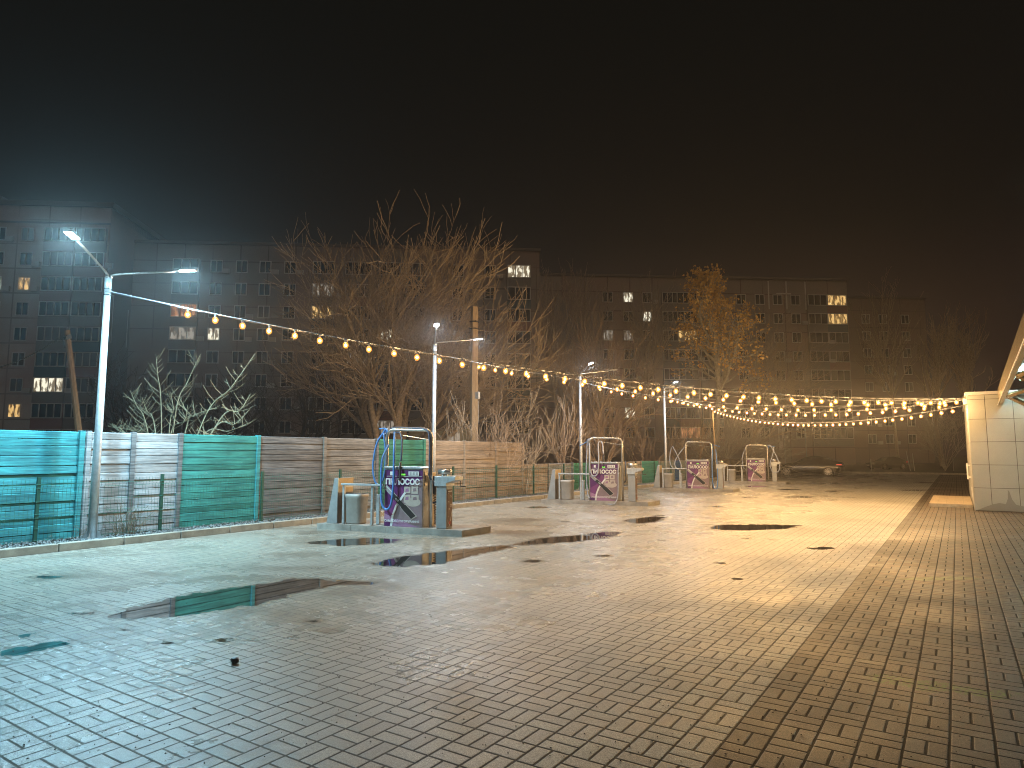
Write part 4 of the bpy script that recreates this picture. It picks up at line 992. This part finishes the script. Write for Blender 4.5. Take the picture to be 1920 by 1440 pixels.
bush('thicket of thin shoots just right of the utility pole', 925, 23, 41, 2.9, 5, M['barkr'], .7, 2, kids=(6, 4), r=.016)
bush('upright pale shoots over the low fence, left of the second vacuum', 998, 26, 42, 3.6, 3, M['bark'], .15, 2, kids=(9, 2), r=.014)
bush('bundle of pale shoots leaning around the third lamp post', 1062, 27, 43, 3.3, 5, M['barkr'], .5, 2, kids=(7, 4), r=.015)
bush('brown thicket behind the second vacuum frame', 1135, 33, 44, 3.4, 6, M['barkr'], .8, kids=(4, 4, 3))
bush('brown thicket between the second and third vacuums', 1215, 40, 45, 3.6, 6, M['barkr'], .9, kids=(4, 4, 3))
bush('brown thicket behind the fourth lamp post', 1290, 44, 46, 3.2, 6, M['barkr'], .9, kids=(4, 4, 3))
bush('round bare bush by the far kerb near the building corner', 1770, 60.5, 47, 4.6, 16, M['barkw'], .75, 3, r=.03, kids=(5, 4, 3), up=.15)
bush('thin twigs leaning over the fence left of the utility pole', 850, 24, 48, 3.0, 4, M['bark'], 1.0, 2, kids=(6, 4), r=.018)
bush('low twigs at the end of the tall fence', 985, 24, 49, 2.2, 4, M['bark'], .5, 2, kids=(5, 3), r=.014)
# dim trees
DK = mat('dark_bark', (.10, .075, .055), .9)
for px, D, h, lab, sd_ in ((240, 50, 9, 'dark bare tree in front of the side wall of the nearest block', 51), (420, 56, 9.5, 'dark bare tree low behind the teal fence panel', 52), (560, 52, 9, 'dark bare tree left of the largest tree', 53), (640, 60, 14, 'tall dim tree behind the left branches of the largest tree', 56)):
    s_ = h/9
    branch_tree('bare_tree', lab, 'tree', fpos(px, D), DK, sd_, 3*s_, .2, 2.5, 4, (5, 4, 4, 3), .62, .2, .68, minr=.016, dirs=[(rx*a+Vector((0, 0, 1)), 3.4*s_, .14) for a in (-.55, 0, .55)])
for px, D, h, lab, sd_ in ((1140, 88, 27.5, 'faint poplar rising above the roofs, left of a pair', 61), (1180, 90, 27, 'faint poplar rising above the roofs, right of a pair', 62), (1042, 84, 26, 'faint poplar beside the end of the long grey block', 65), (1684, 102, 29.5, 'faint poplar above the farthest block', 63), (1765, 80, 20, 'faint tall bare tree right of the farthest block', 64), (1828, 72, 17, 'dim spreading bare tree above the tiled building', 66)):
    branch_tree('bare_poplar', lab, 'tree', fpos(px, D), M['bark'], sd_, h*.62, .22, 3, 3, (26, 6, 4), .42, .8, .42, minr=.022, nseg=5)

# ------------------------------------------------------------------ poles, wires, signs
up_ = empty('utility_pole', 'square tapered concrete utility pole standing behind the bare fence panels', 'utility pole', (-14.4, 19.2, 0), PH)
MB().tube([(0, 0, 0), (0, 0, 6.88)], [.19, .135], 4).build('pole', M['wood'], up_, bevel=.01)
MB().box(-.135, .135, -.135, .135, 6.3, 6.34).build('band', M['dark'], up_)
MB().box(-.135, .135, -.135, .135, 6.05, 6.08).build('band', M['dark'], up_)
MB().box(.10, .22, -.1, .05, 3.5, 3.75).tube([(.16, 0, 3.5), (.17, .02, 2.8), (.12, 0, 2.0)], .012, 5).build('junction_box', M['galv'], up_)
a_ = far(148, 812, 19); b_ = far(126, 620, 19)
lp_ = empty('leaning_pole', 'leaning wooden post behind the turquoise fence panel', 'pole', (a_.x, a_.y, 0))
A0 = a_-(b_-a_)*.55; A0 -= Vector((a_.x, a_.y, 0)); A0.z = max(0, A0.z)
MB().tube([A0, b_-Vector((a_.x, a_.y, 0))], [.10, .075], 8).build('pole', M['wood'], lp_)
tw = far(127, 632, 19)-Vector((a_.x, a_.y, 0))
MB().tube([tw+Vector((-.08, 0, .0)), tw+Vector((.09, 0, -.02))], .085, 8).build('wire_band', M['dark'], lp_)
q0 = far(122, 652, 19); q1 = far(112, 636, 19); q2 = far(-60, 705, 14)
cb = empty('sagging_cable', 'thin black cable sagging from the leaning post to the left edge', 'cable', q1)
MB().tube([p-q1 for p in spline([q0, q1, far(60, 665, 17), far(20, 682, 15.5), q2], 5)], .012, 5).build('cable', M['cable'], cb)
def thin_pole(name, label, px, pyb, top, D, m, r=.05, lean=0):
    x, y = fpos(px, D); z = far(px, top, D).z; o = empty(name, label, 'pole', (x, y, 0)); MB().tube([(0, 0, 0), (lean, 0, z)], [r, r*.8], 8).build('pole', m, o); return o, z
o, z = thin_pole('sign_pole', 'thin pole with a small white sign board above the dark car bonnet', 1472, 0, 800, 55, M['galv'])
MB().box(-.42, -.12, -.03, .03, z-1.9, z-.15).build('sign_board', M['pwhite'], o)
mb = MB(); rr = random.Random(2)
MB().box(-.36, -.18, -.036, -.031, z-1.2, z-.5).build('sign_print', M['pgrey'], o)
thin_pole('lamp_column', 'plain thin column behind the roof of the dark car', 1513, 0, 795, 57, M['galv'], .045, -.1)
thin_pole('marker_post', 'short white marker post at the far kerb right of the dark car', 1632, 0, 860, 58.6, M['white'], .035)
thin_pole('marker_post', 'thin white stake left of a pair near the far bush', 1705, 0, 845, 59, M['white'], .03, -.25)
thin_pole('marker_post', 'thin white stake right of a pair near the far bush', 1713, 0, 850, 59.4, M['white'], .03, -.1)
thin_pole('marker_post', 'thin grey stake right of the far bush', 1786, 0, 858, 60, M['galv'], .03)

# ------------------------------------------------------------------ cars
def wheel(par, x, y, r, side):
    t = MB().tube([(x, y-side*.10, r), (x, y+side*.10, r)], r, 24).build('tyre', M['tyre'], None)
    w = bpy.data.objects.new('wheel', None); C.objects.link(w); w.parent = par; t.parent = w
    mb = MB(); yo = y+side*.104
    mb.mat(M['dark']).tube([(x, yo-.002*side, r), (x, yo, r)], r*.70, 24); mb.mat(M['rim'])
    for i in range(10):
        a = 2*pi*i/10; c_, s_ = cos(a), sin(a); n_ = (-s_*.014, c_*.014); e_ = r*.69
        mb.quad([(x+n_[0], yo+.006*side, r+n_[1]), (x+c_*e_+n_[0]*1.6, yo+.006*side, r+s_*e_+n_[1]*1.6), (x+c_*e_-n_[0]*1.6, yo+.006*side, r+s_*e_-n_[1]*1.6), (x-n_[0], yo+.006*side, r-n_[1])])
    ring = [(x+cos(2*pi*i/24)*r*.70, yo+.004*side, r+sin(2*pi*i/24)*r*.70) for i in range(25)]; mb.tube(ring, .012, 5, False)
    mb.build('rim', None, w)
def car(label, pos, rz, sc=1., group=None, cat='car'):
    """front towards -x"""
    r = empty('parked_car', label, cat, (*pos, 0), rz); r.scale = (sc, sc, sc)
    # stations: x, half width, bottom z, waist z, top z, top half width
    st = [(-2.36, .62, .30, .50, .56, .50), (-2.28, .80, .22, .60, .68, .60), (-2.0, .88, .18, .70, .78, .72), (-1.5, .91, .18, .78, .86, .80), (-1.0, .92, .18, .84, .94, .82), (-.78, .92, .18, .86, .98, .80),
          (-.2, .92, .18, .90, 1.32, .62), (.2, .92, .18, .91, 1.41, .58), (.7, .92, .18, .92, 1.42, .57), (1.2, .92, .18, .93, 1.33, .58), (1.75, .91, .20, .95, 1.10, .66), (2.05, .89, .24, .95, 1.02, .74), (2.28, .84, .32, .88, .98, .74), (2.40, .72, .40, .74, .80, .62)]
    mb = MB(); K = 12
    for x, w, zb, zw, zt, wt in st:
        half = [(w*.82, zb), (w*.97, zb+.08), (w, zb+(zw-zb)*.45), (w*.985, zw-.06), (w*.95, zw), ]
        ring = [(x, y, z) for y, z in half]+[(x, wt, zt), (x, wt*.5, zt+.025), (x, -wt*.5, zt+.025), (x, -wt, zt)]+[(x, -y, z) for y, z in half[::-1]]
        mb.v += ring
    n = 14
    for i in range(len(st)-1):
        for k in range(n):
            k2 = (k+1) % n; mb.f.append((i*n+k, (i+1)*n+k, (i+1)*n+k2, i*n+k2)); mb.mi.append(0)
    mb.f.append(tuple(range(n))); mb.f.append(tuple((len(st)-1)*n+k for k in range(n-1, -1, -1))); mb.mi += [0, 0]
    mb.build('body', M['carpaint'], r, True)
    for sg in (1, -1):
        def side(x, f):      # point on the glasshouse side at fraction f from waist to roof
            for a, b_ in zip(st[:-1], st[1:]):
                if a[0] <= x <= b_[0]:
                    t = (x-a[0])/(b_[0]-a[0]); v = [a[i]+(b_[i]-a[i])*t for i in range(6)]; break
            return (x, sg*((v[1]*.95)+(v[5]-v[1]*.95)*f+.012), v[3]+(v[4]-v[3])*f)
        for nm, xs_ in (('front_side_window', (-.45, -.1, .25, .50)), ('rear_side_window', (.56, .9, 1.2, 1.45))):
            g_ = MB(); lo = [side(x, .10) for x in xs_]; hi = [side(x, .86) for x in xs_]
            for i in range(3): g_.quad([lo[i], lo[i+1], hi[i+1], hi[i]])
            g_.build(nm, M['carglass'], r)
        MB().sphere((-.55, sg*1.0, .98), .10, 8, 5, (1, .6, .7)).build('wing_mirror', M['carpaint'], r, True)
        wheel(r, -1.42, sg*.83, .335, sg); wheel(r, 1.42, sg*.83, .335, sg)
        MB().box(1.95, 2.30, sg*.865-.03, sg*.865+.03, .80, .88).build('tail_light', M['tail'], r)
        MB().box(-2.25, -1.98, sg*.80-.03, sg*.80+.04, .60, .68).build('headlight', M['carglass'], r)
        MB().box(-.3, -.14, sg*.925-.012, sg*.925+.012, .76, .785).build('door_handle', M['carpaint'], r)
    MB().quad([(-.76, -.72, 1.0), (-.24, -.58, 1.31), (-.24, .58, 1.31), (-.76, .72, 1.0)]).build('windscreen', M['carglass'], r)
    MB().quad([(1.72, -.64, 1.14), (1.72, .64, 1.14), (1.24, .55, 1.345), (1.24, -.55, 1.345)]).build('rear_window', M['carglass'], r)
    return r
ca = G(1473, 892); cb_ = G(1552, 893)
car('black saloon car parked side-on beyond the farthest island, red tail light to the right', ((ca[0]+cb_[0])/2, (ca[1]+cb_[1])/2+.9), radians(3), .94)
kx, ky = fpos(1662, 66)
car('dim dark car beyond the far kerb between two stakes', (kx, ky), YAW+radians(20), .85)

# ------------------------------------------------------------------ small things on the paving
s_ = G(440, 1244); rr = random.Random(6)
mb = MB().sphere((0, 0, .022), .032, 9, 6, (1.2, .9, .7))
mb.v = [(x+rr.uniform(-.005, .005), y+rr.uniform(-.005, .005), max(0, z+rr.uniform(-.004, .004))) for x, y, z in mb.v]
o = mb.build('stone', M['dark'], None, True); o.location = s_; tag(o, 'small black stone lying on the pale wet pavers at the lower left', 'stone')
mb = MB()
for k in range(420):
    px = rr.uniform(20, 1900); py = 1000+rr.random()**.6*435; p = G(px, py); r = rr.uniform(.003, .009)
    a = rr.random()*6.3; mb.v += [(p[0]+r*cos(a+q*2.1), p[1]+r*sin(a+q*2.1), .002+.004*(q == 3)) for q in range(4)]; o_ = len(mb.v)-4
    mb.v[o_+3] = (p[0], p[1], .007); mb.f += [(o_, o_+1, o_+3), (o_+1, o_+2, o_+3), (o_+2, o_, o_+3)]; mb.mi += [0]*3
tag(mb.build('grit', mat('grit', (.07, .06, .05), .9)), 'scattered grit and specks on the pavers', 'grit', kind='stuff')
# dry weeds at the foot of the fence
mb = MB(); rr = random.Random(9)
for cyy, n, hh in ((6.35, 70, .75), (5.7, 20, .3), (17.2, 40, .35), (18.9, 50, .4), (19.8, 40, .5)):
    for k in range(n):
        b0 = Vector((FX+.25+rr.uniform(-.1, .1), cyy+rr.gauss(0, .12), .08)); d = Vector((rr.gauss(0, .3), rr.gauss(.1, .5), 1)).normalized(); L_ = hh*rr.uniform(.4, 1)
        mb.tube([b0, b0+d*L_*.5, b0+(d+Vector((0, rr.gauss(0, .4), -.1))).normalized()*L_], [.004, .003, .002], 3, False)
tag(mb.build('dry_weeds', mat('dry_weed', (.20, .15, .09), .9)), 'dry weeds growing at the foot of the concrete fence', 'weeds', kind='stuff')

# ------------------------------------------------------------------ the night haze
hz = MB().box(-115, 95, -12, 175, -1.1, 34).build('haze'); tag(hz, kind='stuff')
hm = bpy.data.materials.new('haze'); hm.use_nodes = True; nt = hm.node_tree; nt.nodes.clear()
vo = nt.nodes.new('ShaderNodeVolumePrincipled'); ou = nt.nodes.new('ShaderNodeOutputMaterial'); nt.links.new(vo.outputs[0], ou.inputs['Volume'])
vo.inputs['Color'].default_value = (.92, .92, .92, 1); vo.inputs['Density'].default_value = .0018; vo.inputs['Anisotropy'].default_value = .80
hz.data.materials.append(hm)
